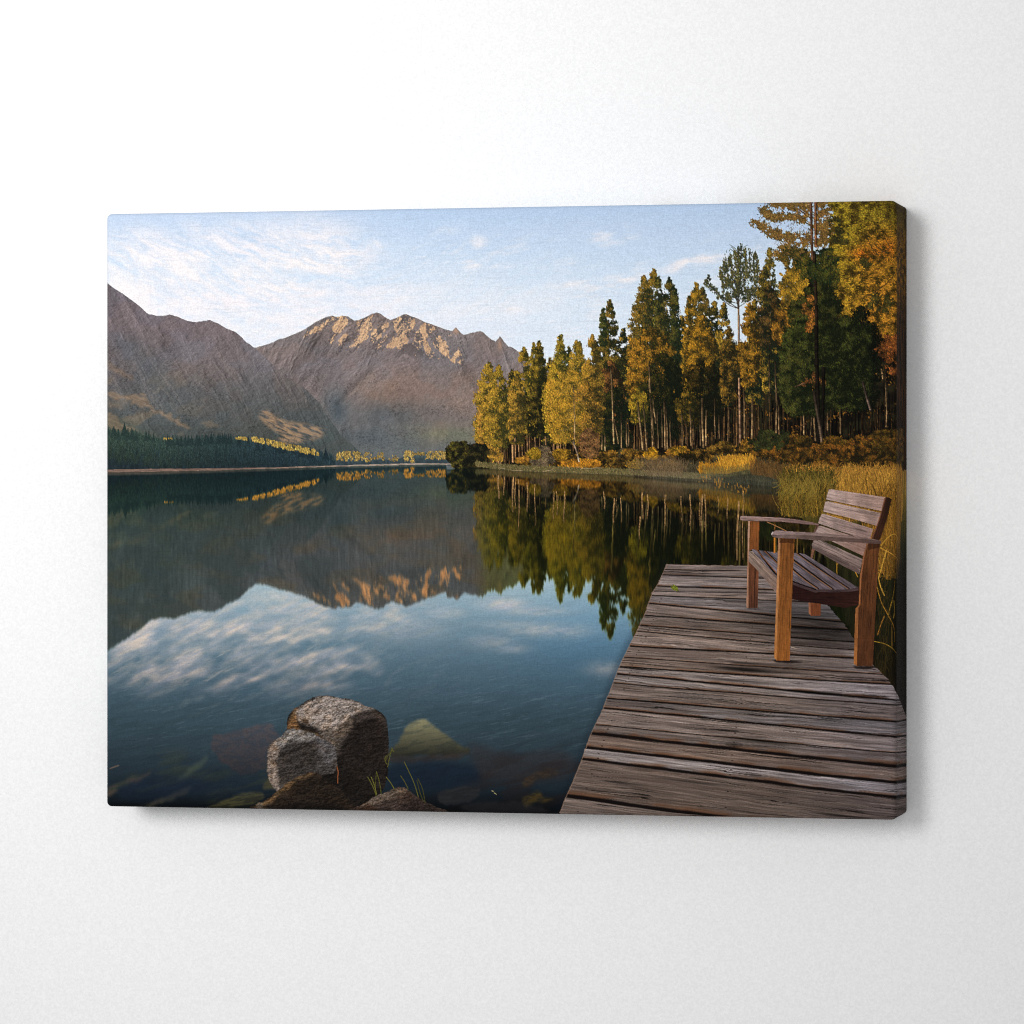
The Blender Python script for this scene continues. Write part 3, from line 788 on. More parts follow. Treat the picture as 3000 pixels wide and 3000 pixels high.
mass([(2330, 900), (2370, 880), (2390, 930), (2380, 965), (2345, 960)], 2600, col(170, 112, 50), col(50, 40, 22), 0.0, i_y, 407)

# golden tree that fills the top right corner
i_o = tree_id('golden-orange tree at the right edge of the sheet')


def autumn(xs, ys):
    o = sm(2480, 2560, xs + 60 * (fbm(xs / 50, ys / 36, 3, 411) - 0.5)) * sm(630, 700, ys)
    y = lerp(col(164, 148, 46), col(192, 154, 50), sm(700, 900, ys)[:, None])
    c = lerp(y, col(190, 128, 44), np.clip(o, 0, 1)[:, None] * 0.62)
    sp = np.exp(-(((xs - 2530) / 42) ** 2 + ((ys - 745) / 22) ** 2)) + 0.8 * np.exp(-(((xs - 2600) / 30) ** 2 + ((ys - 730) / 30) ** 2))
    c = lerp(c, col(208, 112, 34), np.clip(sp, 0, 1)[:, None] * 0.8)
    dim = sm(2560, 2625, xs) * sm(760, 600, ys)
    return c * (1 - 0.30 * dim - 0.12 * sm(680, 590, ys) * sm(2460, 2560, xs))[:, None]


O_POLY = [(2436, 575), (2445, 640), (2425, 720), (2440, 790), (2450, 830), (2424, 855), (2440, 890), (2456, 930), (2500, 945), (2530, 935), (2545, 960), (2570, 990), (2600, 1010), (2640, 1020), (2770, 1000), (2770, 560), (2500, 560)]
r, m = poly_mask(O_POLY, 14, 12, 413)
paint(r, m, col(74, 60, 24), i_o)
mass(O_POLY, 60000, None, col(58, 46, 18), 0.22, i_o, 415, gain=3.2, ln=5.0, holes=0.0, sc=15, up=0.5, spread=1.0, colf=autumn)
for (a_, b_) in (((2560, 715), (2600, 742)), ((2555, 735), (2572, 745)), ((2575, 742), (2612, 722)), ((2570, 850), (2625, 800)), ((2540, 700), (2572, 748)), ((2590, 690), (2606, 720)), ((2530, 870), (2600, 830)), ((2480, 660), (2540, 640)), ((2580, 650), (2600, 630)), ((2470, 820), (2530, 790))):
    p = smooth([a_, ((a_[0] + b_[0]) / 2, (a_[1] + b_[1]) / 2 + 5), b_], False, 8)
    strokes(p[:-1, 0], p[:-1, 1], p[1:, 0], p[1:, 1], col(66, 48, 26), 1.5, ident=i_o, a=0.8)
for (pts, nn) in (([(2430, 600), (2452, 610), (2450, 700), (2490, 700), (2480, 720), (2440, 720), (2430, 690)], 2000), ([(2515, 770), (2545, 760), (2555, 780), (2530, 790)], 400), ([(2540, 880), (2600, 860), (2620, 900), (2560, 920)], 900), ([(2440, 640), (2470, 660), (2485, 710), (2450, 705)], 800)):
    mass(pts, nn, col(84, 78, 34), col(40, 40, 22), -0.1, i_o, 421, holes=0.42)
mass([(2536, 960), (2580, 985), (2630, 1000), (2640, 1060), (2600, 1060), (2560, 1020)], 3600, col(150, 92, 40), col(54, 34, 20), 0.0, i_o, 423, holes=0.36, up=-0.6)
mass([(2590, 1000), (2640, 990), (2640, 1100), (2610, 1090)], 2200, col(160, 98, 48), col(60, 36, 20), 0.05, i_o, 424, holes=0.40)

# dark broadleaf masses
DKG = col(50, 62, 34)
mass([(2330, 770), (2370, 750), (2420, 730), (2452, 770), (2456, 830), (2430, 850), (2400, 840), (2350, 810)], 5200, col(98, 92, 38), col(24, 34, 20), -0.1, i_dk, 431, holes=0.3, wob=26, sc=14)
i_d2 = tree_id('dark green tree at the foot of the golden-orange tree')
conifer(2520, 900, 1200, 60, 60, 5000, col(34, 38, 22), col(12, 15, 10), -0.2, seed=438, ident=i_d2, round_=0.3)
conifer(2480, 930, 1190, 62, 70, 11000, col(66, 72, 34), col(19, 24, 13), -0.05, seed=437, ident=i_d2, round_=0.25, holes=0.22, ln=7)
conifer(2450, 990, 1170, 50, 60, 5000, col(70, 78, 36), col(20, 25, 13), 0.0, seed=439, ident=i_d2, round_=0.3, holes=0.26, ln=7)
conifer(2395, 820, 1060, 78, 66, 11000, col(72, 74, 34), col(22, 27, 15), -0.06, seed=433, ident=i_dk, round_=0.35, holes=0.24, ln=7)
conifer(2370, 930, 1210, 84, 76, 14000, col(70, 78, 36), col(20, 25, 13), 0.0, seed=435, ident=i_dk, round_=0.3, holes=0.24, ln=7)
conifer(2330, 1000, 1200, 42, 44, 5000, col(76, 80, 38), col(22, 28, 15), 0.05, seed=436, ident=i_dk, round_=0.4, holes=0.26, ln=7)
mass([(2350, 900), (2380, 870), (2392, 960), (2360, 970)], 1400, col(186, 122, 50), col(50, 40, 22), 0.0, i_y, 439, holes=0.46)
mass([(2380, 1060), (2400, 1080), (2420, 1130), (2390, 1140), (2350, 1110)], 900, col(140, 96, 48), col(40, 30, 18), -0.05, i_dk, 440, holes=0.48)
# the double trunk of the tallest pine
trunk(2374, 583, 2380, 760, 7.5, col(92, 62, 42), ib, fade=0)
trunk(2388, 583, 2390, 720, 7.5, col(126, 82, 50), ib, fade=0)
trunk(2385, 740, 2392, 960, 8, col(46, 34, 24), ib, fade=0)
trunk(2390, 960, 2398, 1290, 11, col(26, 21, 16), ib, fade=0)
trunk(2412, 1080, 2408, 1290, 10, col(22, 18, 14), ib, fade=0)
mass([(2350, 780), (2400, 770), (2440, 790), (2440, 830), (2380, 830)], 1500, col(70, 72, 32), col(26, 38, 22), -0.15, i_dk, 441, holes=0.42)
trunk(2527, 1120, 2549, 1200, 6, col(112, 92, 78), ID_WOOD)
trunk(2385, 1150, 2412, 1322, 8, col(104, 84, 66), ID_WOOD)
trunk(2330, 1134, 2356, 1124, 3, col(146, 110, 76), ID_WOOD)
trunk(2326, 1262, 2358, 1243, 3, col(120, 86, 58), ID_WOOD)
# trunk that runs down the right edge of the sheet
r = Roi(2600, 560, 2770, 1480)
X, Y = r.X, r.Y
ex = 2630 + 8 * (fbm(Y / 40, X * 0, 3, 451) - 0.5)
m = X > ex
c = lerp(col(20, 13, 9), col(84, 52, 24), sm(0.45, 0.8, fbm(X / 2.4, Y / 60, 3, 453))[..., None])
paint(r, m, c, i_o, (0.35 + 0.6 * sm(760, 1000, Y)) * sm(2630, 2640, X))

# ------------------------------------------------------------- bushy bank --
i_bu = new_id('printed_bushes', 'russet bushes along the bank')
n = 150
cx_ = np.concatenate([rng.uniform(1500, 2690, 80), rng.uniform(1860, 2300, 25), rng.uniform(2300, 2690, 45)])
for k in np.argsort(np.interp(cx_, BUSHTOP[:, 0], BUSHTOP[:, 1]) + rng.uniform(0, 40, n)):
    x = cx_[k]
    yt = np.interp(x, BUSHTOP[:, 0], BUSHTOP[:, 1]) + rng.uniform(-6, 30) + (rng.uniform(10, 50) if k >= 80 else 0) * sm(1860, 2350, x)
    w = rng.uniform(18, 40)
    h = rng.uniform(26, 50) * np.interp(x, [1500, 1800, 2300, 2640], [0.7, 0.8, 1.1, 1.3])
    tone = rng.random()
    right = sm(2150, 2300, x)
    lit = lerp(col(176, 128, 46), col(130, 104, 44), tone)
    lit = lerp(lit, lerp(col(138, 92, 36), col(92, 74, 30), tone), right)
    if rng.random() < 0.22 and x < 2000:
        lit = col(104, 96, 70)
    m = int(w * h * 0.9)
    a = rng.uniform(0, math.pi * 2, m)
    rr = np.sqrt(rng.random(m))
    xs = x + np.cos(a) * rr * w
    ys = yt + h * 0.55 + np.sin(a) * rr * h * 0.55
    cl = fbm(xs / 10, ys / 9, 3, 461 + k)
    mix = 0.45 - 0.75 * np.sin(a) * rr * 0.6 - 0.25 * np.cos(a) * rr + 2.4 * (cl - 0.5)
    okb = ys < np.interp(xs, BANK[:, 0], BANK[:, 1]) - 4
    tufts(xs[okb], ys[okb], mix[okb], lit, col(34, 28, 16), 5, i_bu)
i_gb = new_id('printed_bush', 'bare grey bush by the water')
for (x, y, w, h, lit, dk, seed) in ((1588, 1345, 34, 36, col(122, 108, 86), col(52, 46, 36), 1), (1728, 1304, 30, 46, col(146, 110, 70), col(60, 44, 28), 2)):
    m = int(w * h * 2.2)
    a = rng.uniform(0, math.pi * 2, m)
    rr = np.sqrt(rng.random(m))
    bx, by = x + np.cos(a) * rr * w, y + np.sin(a) * rr * h
    ok = fbm(bx / 12, by / 12, 3, 470 + seed) > 0.30 + 0.22 * rr ** 2
    tufts(bx[ok], by[ok], 0.5 + 2.2 * (fbm(bx[ok] / 14, by[ok] / 10, 3, 474) - 0.5) + 0.3 * rng.random(ok.sum()), lit, dk, 7, i_gb, w=1.4)
# bright gold spots in the bushes
for (pts, nn, lit) in (([(1640, 1365), (1665, 1352), (1720, 1348), (1745, 1352), (1760, 1362), (1720, 1374), (1650, 1374)], 2600, col(216, 152, 50)),
                       ([(1544, 1335), (1560, 1316), (1580, 1318), (1580, 1345), (1550, 1345)], 900, col(170, 140, 44)),
                       ([(1620, 1325), (1660, 1318), (1668, 1340), (1630, 1352)], 900, col(164, 128, 42)),
                       ([(1886, 1335), (1905, 1315), (1925, 1322), (1925, 1345), (1895, 1345)], 900, col(206, 154, 44)),
                       ([(1835, 1365), (1850, 1354), (1885, 1352), (1885, 1368), (1845, 1374)], 700, col(170, 132, 48)),
                       ([(1960, 1318), (1990, 1310), (2010, 1320), (1980, 1335)], 600, col(180, 138, 44)),
                       ([(1510, 1348), (1540, 1338), (1548, 1352), (1515, 1358)], 500, col(186, 136, 54))):
    mass(pts, nn, lit, lit * 0.45, 0.2, i_bu, int(pts[0][0]), holes=0.3, sc=9, wob=6)
trunk(1681, 1290, 1697, 1352, 4, col(206, 180, 150), ID_WOOD)
trunk(1676, 1292, 1692, 1330, 2.4, col(170, 140, 112), ID_WOOD)
mass([(2190, 1296), (2225, 1266), (2275, 1264), (2310, 1290), (2270, 1322), (2210, 1318)], 2800, col(66, 70, 36), col(28, 32, 20), -0.1, i_bu, 471, wob=24, holes=0.34)
mass([(1985, 1335), (2030, 1335), (2050, 1360), (2010, 1375), (1985, 1360)], 1600, col(54, 46, 24), col(22, 20, 12), -0.1, i_bu, 472)
i_db = new_id('printed_bush', 'dark round bushes at the end of the wooded bank')
for (pts, nn, lit, lb) in (([(1308, 1330), (1318, 1305), (1345, 1297), (1365, 1300), (1372, 1330), (1372, 1380), (1330, 1380), (1312, 1350)], 5200, col(96, 92, 40), -0.1),
                           ([(1368, 1315), (1390, 1303), (1415, 1304), (1430, 1330), (1428, 1378), (1372, 1380)], 4600, col(66, 62, 34), -0.25)):
    mass(pts, nn, lit, col(22, 23, 17), lb, i_db, 481, wob=12, sc=8, holes=0.22, gain=3.4)

# ------------------------------------------------------------------ shore --
i_gr = new_id('printed_reeds', 'grass and reeds along the water line')
n = 3000
xs = rng.uniform(1395, 2080, n)
yb = np.interp(xs, BANK[:, 0], BANK[:, 1])
ys = yb + rng.uniform(-12, 1, n)
c = lerp(col(92, 90, 52), col(150, 128, 84), rng.random(n)[:, None]) * rng.uniform(0.6, 1.05, n)[:, None]
strokes(xs, ys, xs + rng.normal(0, 3, n), ys - rng.uniform(2, 7, n), c, 1.4, ident=i_gr)
strokes([1465, 1500, 1590, 1700], [1372, 1379, 1381, 1374], [1480, 1530, 1620, 1760], [1373, 1379, 1377, 1371], col(176, 152, 122), 1.4, ident=i_gr)


def blades(x0, x1, ybf, hmin, hmax, n, ca, cb, ident, lean=0.25, w=1.4, bend=0.12, dark=0.5, a=1.0, yj=8):
    xs = rng.uniform(x0, x1, n)
    ys = ybf(xs) + rng.uniform(-yj, yj, n)
    o = np.argsort(ys)
    xs, ys = xs[o], ys[o]
    h = rng.uniform(hmin, hmax, n)
    c = lerp(ca, cb, rng.random(n)[:, None]) * rng.uniform(dark, 1.1, n)[:, None]
    strokes(xs, ys, xs + rng.normal(0, lean, n) * h, ys - h, np.clip(c, 0, 255), w, bend=rng.normal(0, bend, n), ident=ident, a=a)


bk = lambda dx: (lambda x: np.interp(x, BANK[:, 0], BANK[:, 1]) + dx)
blades(1860, 2110, bk(0), 20, 46, 2600, col(112, 104, 76), col(150, 128, 92), i_gr, 0.35, 1, dark=0.45, a=0.55, yj=14)
blades(1900, 2000, lambda x: 1388 + 0 * x, 20, 50, 700, col(150, 116, 80), col(120, 100, 76), i_gr, 0.35, 1, a=0.6)
blades(2100, 2320, bk(-4), 24, 66, 3200, col(74, 78, 58), col(118, 110, 80), i_gr, 0.12, 1, dark=0.45, a=0.6, yj=14)
blades(2050, 2206, lambda x: np.interp(x, [2050, 2130, 2206], [1380, 1382, 1366]), 6, 22, 1100, col(206, 146, 44), col(176, 116, 36), i_gr, 0.25, 1.4, dark=0.55, bend=0.05, a=0.75, yj=7)
blades(2110, 2204, lambda x: np.interp(x, [2110, 2150, 2204], [1372, 1368, 1366]), 8, 34, 800, col(232, 172, 58), col(186, 124, 40), i_gr, 0.25, 1.4, dark=0.6, bend=0.06, a=0.8, yj=6)
blades(2060, 2210, lambda x: np.interp(x, [2060, 2130, 2210], [1388, 1392, 1380]), 6, 24, 700, col(104, 104, 70), col(140, 116, 64), i_gr, 0.2, 1, dark=0.5, bend=0.05, a=0.6, yj=6)
blades(2200, 2330, bk(-30), 14, 40, 900, col(140, 92, 44), col(110, 78, 40), i_gr, 0.3, 1, a=0.7)
# ------------------------------------------------------------------ the lake --
i_lake = new_id('printed_lake', 'still lake mirroring the mountains and clouds')
r = Roi(1395, 1340, 2330, 1480)
ws_ = np.interp(r.X, BANK[:, 0], BANK[:, 1])
paint(r, (r.Y > ws_ - 9) & (r.Y < ws_ + 14) & (IDS[r.s] == 0), lerp(col(62, 58, 40), col(98, 90, 62), fbm(r.X / 6, r.Y / 3, 3, 497)[..., None]), i_gr)
UP = IMG.copy()
UPS = (IDS == 0)
WL = np.array([(290, 1385), (620, 1379), (820, 1373.5), (1000, 1367), (1200, 1362), (1306, 1361), (1310, 1372), (1395, 1371), (1430, 1373), (1500, 1380), (1560, 1383), (1640, 1386), (1700, 1388), (1800, 1391), (1900, 1400), (2000, 1408), (2080, 1412), (2170, 1416), (2250, 1424), (2320, 1440), (2700, 1470)], float)
r = Roi(290, 1355, 2770, 2420)
X, Y = r.X, r.Y
ws = np.interp(X, WL[:, 0], WL[:, 1]).astype(f32)
dep = Y - ws
m = dep > 0
streak = vn(X / 3.0, Y / 60, 3) - 0.5
rip = fbm(X / 40, Y / 5, 3, 501) - 0.5
my = ws - dep / 0.94 + streak * np.clip(dep * 0.10, 0, 16) * sm(1380, 1440, X)
my = my + 5 * (vn(X / 5, Y / 90, 7) - 0.5) * sm(20, 200, dep)
mx = X - 8 * sm(1500, 900, X) * np.clip(dep / 300, 0, 1) + rip * np.clip(dep / 60, 0, 3.5) + 6 * sm(40, 400, dep) * (fbm(X / 90, Y / 24, 2, 503) - 0.5)
a, b = to_px(mx, np.maximum(my, 602 - (mx - 310) * 0.0 + np.interp(mx, [310, 2625], [28, -12])))
ia = np.clip(a + 0.5, 0, PW - 1).astype(np.int32)
ib_ = np.clip(b + 0.5, 0, PH - 1).astype(np.int32)
ref = UP[ib_, ia]
sky = UPS[ib_, ia].astype(f32)
cl = np.zeros(X.shape, f32)
ja = np.clip(ia - CR.c0, 0, CA.shape[1] - 1)
jb = ib_ - CR.r0
cl = CA[np.clip(jb, 0, CA.shape[0] - 1), ja]
ref = blur(ref, 3, 0)
far = blur(ref, 11, 1)
ref = lerp(ref, far, (sm(30, 260, dep) * 0.75)[..., None])
sky = blur(sky, 5, 1)
cl = blur(blur(cl, 6, 9), 4, 6) * sm(1420, 1200, X)
# what is mirrored darkens, and cools, the more steeply one looks into the water
k = lerp(col(0.54, 0.59, 0.56), col(0.60, 0.62, 0.60), sm(0, 300, dep)[..., None])
k = lerp(k, col(0.52, 0.62, 0.56), (sm(900, 400, X) * sm(20, 160, dep))[..., None] * 0.9)
tree = sm(1380, 1440, X)[..., None]
k = lerp(k, col(0.60, 0.66, 0.42), tree * sm(60, 200, dep)[..., None])
k = lerp(k, col(0.80, 0.76, 0.70), tree * sm(80, 10, dep)[..., None])
rfl = ref * k
rfl = rfl + col(3, 7, 9) * sm(1500, 1300, X)[..., None]
mtn = sm(60, 200, dep) * sm(1480, 1380, X)
veil = fbm(X / 120, Y / 40, 4, 507)
rfl = lerp(rfl, rfl * col(1.10, 1.0, 0.88), (mtn * sm(0.4, 0.65, fbm(X / 90, Y / 44, 3, 506)))[..., None])
rfl = lerp(rfl, col(62, 70, 70), (mtn * (0.12 + 0.28 * veil))[..., None])
lum = ref.mean(-1)
warmth = np.clip((ref[..., 0] - ref[..., 2] - 22) / 60, 0, 1) * sm(2, 10, dep) * sm(1405, 1370, X)
rfl = lerp(rfl, ref * col(1.0, 0.83, 0.64), (warmth * 0.95)[..., None])
vst = fbm(X / 4, Y / 46, 3, 509) - 0.5
rfl = rfl * (1 + (0.26 * vst * sm(20, 160, dep) * sm(1500, 1300, X)))[..., None]
pat = fbm((X + 0.7 * Y) / 110, (Y - 0.5 * X) / 60, 4, 510)
rfl = lerp(rfl, col(48, 58, 58), (0.55 * sm(0.42, 0.66, pat) * mtn * sm(1150, 800, X))[..., None])
sb = ramp(Y, [(1690, (162, 182, 202)), (1780, (132, 155, 179)), (1850, (106, 130, 154)), (1930, (84, 107, 129)), (2010, (68, 89, 108)),
              (2090, (55, 73, 88)), (2180, (46, 60, 73)), (2260, (34, 45, 56)), (2330, (23, 32, 42)), (2400, (13, 19, 27))])
blu = np.exp(-(((X - 1740) / 260) ** 2 + ((Y - 1880) / 130) ** 2))
sb = sb * col(0.98, 0.99, 0.93)
sb = lerp(sb, sb * col(0.90, 1.0, 1.06), blu[..., None])
ca = np.clip(cl * 1.35 - 0.28 - 0.1 * sm(1900, 2050, Y), 0, 1)
n1 = fbm((X + 0.5 * Y) / 44, (Y + 0.42 * X) / 15, 4, 511, 0.6)
ca = np.clip(ca * (0.58 + 0.95 * (n1 - 0.2)), 0, 1)
ca = np.maximum(ca, 0.55 * sm(0.52, 0.75, n1) * np.exp(-(((X - 640) / 420) ** 2 + ((Y - 1960) / 120) ** 2)))
for (cx, cy, rx, ry, am) in ((1480, 1772, 60, 18, 0.75), (1570, 1790, 90, 14, 0.45), (1300, 1795, 50, 16, 0.5), (1600, 1845, 120, 20, 0.5), (1440, 1880, 70, 22, 0.35), (1500, 1900, 50, 14, 0.35),
                             (1775, 1960, 55, 22, 0.42), (1520, 1830, 120, 14, 0.3), (1660, 1850, 80, 20, 0.35), (1180, 1840, 120, 40, 0.35), (820, 1830, 160, 26, 0.5), (560, 1860, 130, 20, 0.5)):
    e = ((X - cx) / rx) ** 2 + ((Y - cy) / ry) ** 2
    ca = np.maximum(ca, am * np.exp(-e) * np.clip(0.45 + 1.3 * fbm(X / 26, Y / 9, 3, 513), 0, 1.2))
pch = lerp(col(192, 184, 188), col(216, 196, 180), sm(0.3, 0.7, n1)[..., None])
pch = lerp(pch, pch * col(0.72, 0.72, 0.76), sm(1880, 2080, Y)[..., None])
ca = ca * sm(2160, 1990, Y - 0.06 * (X - 700))
skyref = lerp(sb, pch, np.clip(ca * 0.82, 0, 0.85)[..., None])
deepw = sm(1930, 2150, Y)
tex = fbm((X - 0.2 * Y) / 70, (Y + 0.22 * X) / 8, 4, 515, 0.55) - 0.5
skyref = skyref * (1 + 0.16 * tex * (0.4 + deepw))[..., None]
lake = lerp(rfl, skyref, sky[..., None])
# shallow water: the bed shows through
bed = fbm((X - 0.3 * Y) / 110, (Y + 0.3 * X) / 26, 4, 521)
lake = lerp(lake, col(58, 62, 44), (sm(2150, 2260, Y) * sm(0.5, 0.72, bed) * 0.40 * sm(1500, 500, X))[..., None])
lake = lerp(lake, col(34, 28, 28), (sm(2130, 2290, Y) * sm(0.46, 0.7, 1 - bed) * 0.55 * sm(1100, 1500, X))[..., None])
wis = fbm((X - 0.1 * Y) / 46, (Y + 0.2 * X) / 4.5, 3, 523)
lake = lerp(lake, col(120, 136, 146), (sm(0.66, 0.82, wis) * 0.22 * sm(1900, 1990, Y) * sm(2240, 2130, Y))[..., None])
vig = sm(2300, 2385, Y + 14 * (fbm(X / 60, Y / 60, 2, 525) - 0.5))
lake = lake * (1 - 0.55 * vig)[..., None]
paint(r, m, np.clip(lake, 0, 255), i_lake)


def soft_shape(pts, c, seed, amt=0.8, feather=5, c2=None, sc=(30, 10), wob=8, up_light=0.0):
    p = smooth(pts)
    r = Roi(p[:, 0].min() - 20, p[:, 1].min() - 20, p[:, 0].max() + 20, p[:, 1].max() + 20)
    qx = r.X + wob * 2 * (fbm(r.X / 22, r.Y / 14, 3, seed) - 0.5)
    qy = r.Y + wob * 2 * (fbm(r.X / 22, r.Y / 14, 3, seed + 4) - 0.5)
    mk = blur(inside(p, qx, qy).astype(f32), feather, feather)
    n = fbm((r.X - 0.2 * r.Y) / sc[0], (r.Y + 0.2 * r.X) / sc[1], 4, seed + 7, 0.6)
    cc = lerp(np.asarray(c, f32), np.asarray(c2 if c2 is not None else c, f32), sm(0.35, 0.65, n)[..., None]) * (0.82 + 0.36 * n)[..., None]
    if up_light:
        y0, y1 = p[:, 1].min(), p[:, 1].max()
        cc = cc * (1 + up_light * (0.5 - (r.Y - y0) / (y1 - y0)))[..., None]
    paint(r, np.ones(r.X.shape, bool), cc, None, mk * amt)


# stones under the surface
soft_shape([(618, 2165), (640, 2150), (700, 2140), (760, 2120), (800, 2120), (820, 2180), (800, 2240), (720, 2268), (670, 2245), (630, 2205)], col(72, 63, 64), 531, 0.74, 4, col(52, 52, 58), (16, 9), 9, 0.5)
soft_shape([(1140, 2196), (1162, 2178), (1178, 2150), (1194, 2124), (1218, 2110), (1246, 2108), (1272, 2124), (1300, 2148), (1338, 2172), (1374, 2200), (1330, 2214), (1250, 2212), (1160, 2216)],
           col(100, 94, 68), 533, 0.82, 5, col(72, 70, 54), (50, 9), 7, 1.2)
soft_shape([(1145, 2215), (1260, 2212), (1370, 2206), (1340, 2224), (1240, 2232), (1150, 2232)], col(52, 44, 40), 535, 0.7, 6)
soft_shape([(1145, 2240), (1370, 2235), (1400, 2290), (1280, 2310), (1150, 2300)], col(16, 27, 42), 537, 0.6, 14)
soft_shape([(600, 2378), (640, 2350), (700, 2325), (760, 2318), (775, 2330), (745, 2350), (690, 2364), (650, 2385)], col(84, 78, 46), 539, 0.7, 4, col(44, 42, 32), (40, 8), 6, 0.5)
soft_shape([(770, 2300), (790, 2280), (810, 2290), (812, 2310), (775, 2312)], col(78, 70, 46), 541, 0.7, 4)
soft_shape([(310, 2318), (350, 2296), (400, 2272), (440, 2262), (420, 2282), (360, 2308), (310, 2334)], col(72, 72, 52), 543, 0.6, 6, col(88, 70, 56), (40, 10))
soft_shape([(430, 2358), (470, 2338), (520, 2312), (560, 2305), (530, 2332), (480, 2352), (440, 2366)], col(76, 68, 58), 545, 0.6, 5, col(60, 58, 46), (40, 8))
soft_shape([(322, 2250), (346, 2240), (348, 2244), (326, 2252)], col(112, 92, 82), 547, 0.7, 1, wob=1)
soft_shape([(350, 2310), (430, 2270), (560, 2265), (620, 2300), (540, 2330), (440, 2345), (360, 2340)], col(22, 32, 48), 549, 0.5, 14)
soft_shape([(640, 2250), (700, 2280), (780, 2300), (700, 2330), (560, 2340), (600, 2290)], col(26, 36, 46), 551, 0.45, 14)
soft_shape([(580, 2235), (610, 2215), (606, 2235), (570, 2262), (520, 2285), (540, 2262)], col(74, 84, 70), 553, 0.45, 7)
soft_shape([(1280, 2325), (1320, 2308), (1390, 2305), (1410, 2320), (1385, 2345), (1300, 2356)], col(46, 46, 46), 555, 0.75, 4, col(34, 34, 36), (40, 8))
soft_shape([(1530, 2290), (1560, 2268), (1600, 2252), (1640, 2262), (1620, 2276), (1570, 2284), (1540, 2306)], col(82, 62, 34), 557, 0.55, 5, col(40, 36, 30), (20, 8))
soft_shape([(1530, 2340), (1560, 2322), (1580, 2312), (1590, 2330), (1620, 2338), (1570, 2352), (1540, 2370)], col(84, 66, 28), 559, 0.65, 5, col(46, 40, 26), (20, 8))
soft_shape([(1380, 2180), (1500, 2210), (1640, 2200), (1700, 2260), (1560, 2290), (1420, 2280)], col(50, 38, 36), 561, 0.40, 16)
soft_shape([(1350, 2360), (1450, 2345), (1560, 2355), (1600, 2385), (1400, 2385)], col(34, 32, 34), 563, 0.6, 6)
n = 22
xs = rng.uniform(1100, 1720, n)
ys = rng.uniform(1940, 2180, n)
strokes(xs, ys, xs + rng.uniform(6, 34, n), ys - rng.uniform(0, 7, n), col(110, 124, 130), 1, bend=0.1, a=0.32)
strokes([1448, 1440], [2322, 2316], [1454, 1447], [2326, 2318], col(160, 150, 110), 1.6, a=0.8)
# reed mirror, in front of the far reeds
n = 50
xs = rng.uniform(2045, 2195, n)
ys = np.interp(xs, [2045, 2120, 2195], [1400, 1412, 1432]) + rng.normal(2, 7, n)
strokes(xs, ys, xs + rng.normal(0, 1, n), ys + rng.uniform(3, 14, n) * np.interp(xs, [2045, 2120, 2195], [0.4, 1.2, 0.6]), lerp(col(196, 132, 38), col(140, 92, 30), rng.random(n)[:, None]), 1.4, ident=i_lake, a=0.6)
mist = Roi(1850, 1385, 2330, 1475)
paint(mist, np.ones(mist.X.shape, bool), col(112, 112, 96), None, 0.26 * np.exp(-(((mist.Y - 1408 - 0.05 * (mist.X - 2000)) / 24) ** 2)) * sm(1850, 1950, mist.X) * sm(2330, 2250, mist.X) * (0.5 + fbm(mist.X / 3, mist.Y / 50, 2, 571)))
# bright mirrored stems
for x, y0, y1, w in ((1477, 1398, 1450, 3), (1461, 1395, 1460, 4), (1503, 1398, 1500, 3), (1510, 1398, 1490, 2), (1520, 1405, 1560, 2), (1545, 1415, 1500, 2.5), (1568, 1420, 1540, 2), (1622, 1440, 1520, 2), (1632, 1440, 1510, 2), (1653, 1440, 1530, 2.4),
                     (1770, 1440, 1490, 2.4), (1798, 1460, 1530, 3), (1806, 1460, 1500, 2), (1820, 1460, 1530, 2), (1882, 1445, 1520, 4), (1874, 1515, 1580, 3), (1897, 1450, 1520, 2.2), (1950, 1450, 1540, 2), (1947, 1450, 1560, 2), (1996, 1455, 1530, 2), (2056, 1450, 1560, 4), (2066, 1450, 1545, 3), (2022, 1450, 1540, 2.4), (2050, 1460, 1540, 2),
                     (2104, 1455, 1510, 2), (2131, 1460, 1520, 3), (2163, 1470, 1640, 5), (2178, 1440, 1480, 3), (2176, 1480, 1640, 2)):
    k_ = 26
    t = np.linspace(0, 1, k_ + 1)
    xx = x + 1.5 * np.sin(t * 5 + x) - (4 * t if 2160 < x < 2166 else 0)
    yy = y0 + (y1 - y0) * t
    strokes(xx[:-1], yy[:-1], xx[1:], yy[1:], (col(158, 122, 78) * (0.75 + 0.5 * rng.random(k_))[:, None] * (1 - 0.35 * t[:-1])[:, None]), w, ident=i_lake, a=0.7)

# ----------------------------------------------------------- golden reed bed --
i_rd = new_id('printed_reeds', 'tall golden reeds behind the bench')
rp = [(2284, 1420), (2300, 1400), (2330, 1388), (2370, 1388), (2430, 1392), (2520, 1384), (2770, 1376), (2770, 2120), (2560, 2060), (2480, 1830), (2420, 1640), (2380, 1560), (2330, 1500), (2296, 1480), (2282, 1450)]
r, m = poly_mask(rp, 8, 10, 581)
X, Y = r.X, r.Y
c = ramp(Y, [(1350, (140, 102, 50)), (1440, (132, 106, 46)), (1520, (72, 62, 26)), (1600, (42, 40, 18)), (1750, (26, 26, 14)), (1900, (24, 22, 12)), (2060, (34, 26, 14))])
c = c * (0.55 + 0.9 * fbm(X / 5, Y / 40, 3, 583))[..., None]
paint(r, m, c, i_rd)
blades(2300, 2690, lambda x: np.interp(x, [2300, 2640], [1408, 1404]), 10, 36, 2600, col(160, 110, 48), col(206, 150, 58), i_rd, 0.14, 1, dark=0.6, yj=20)
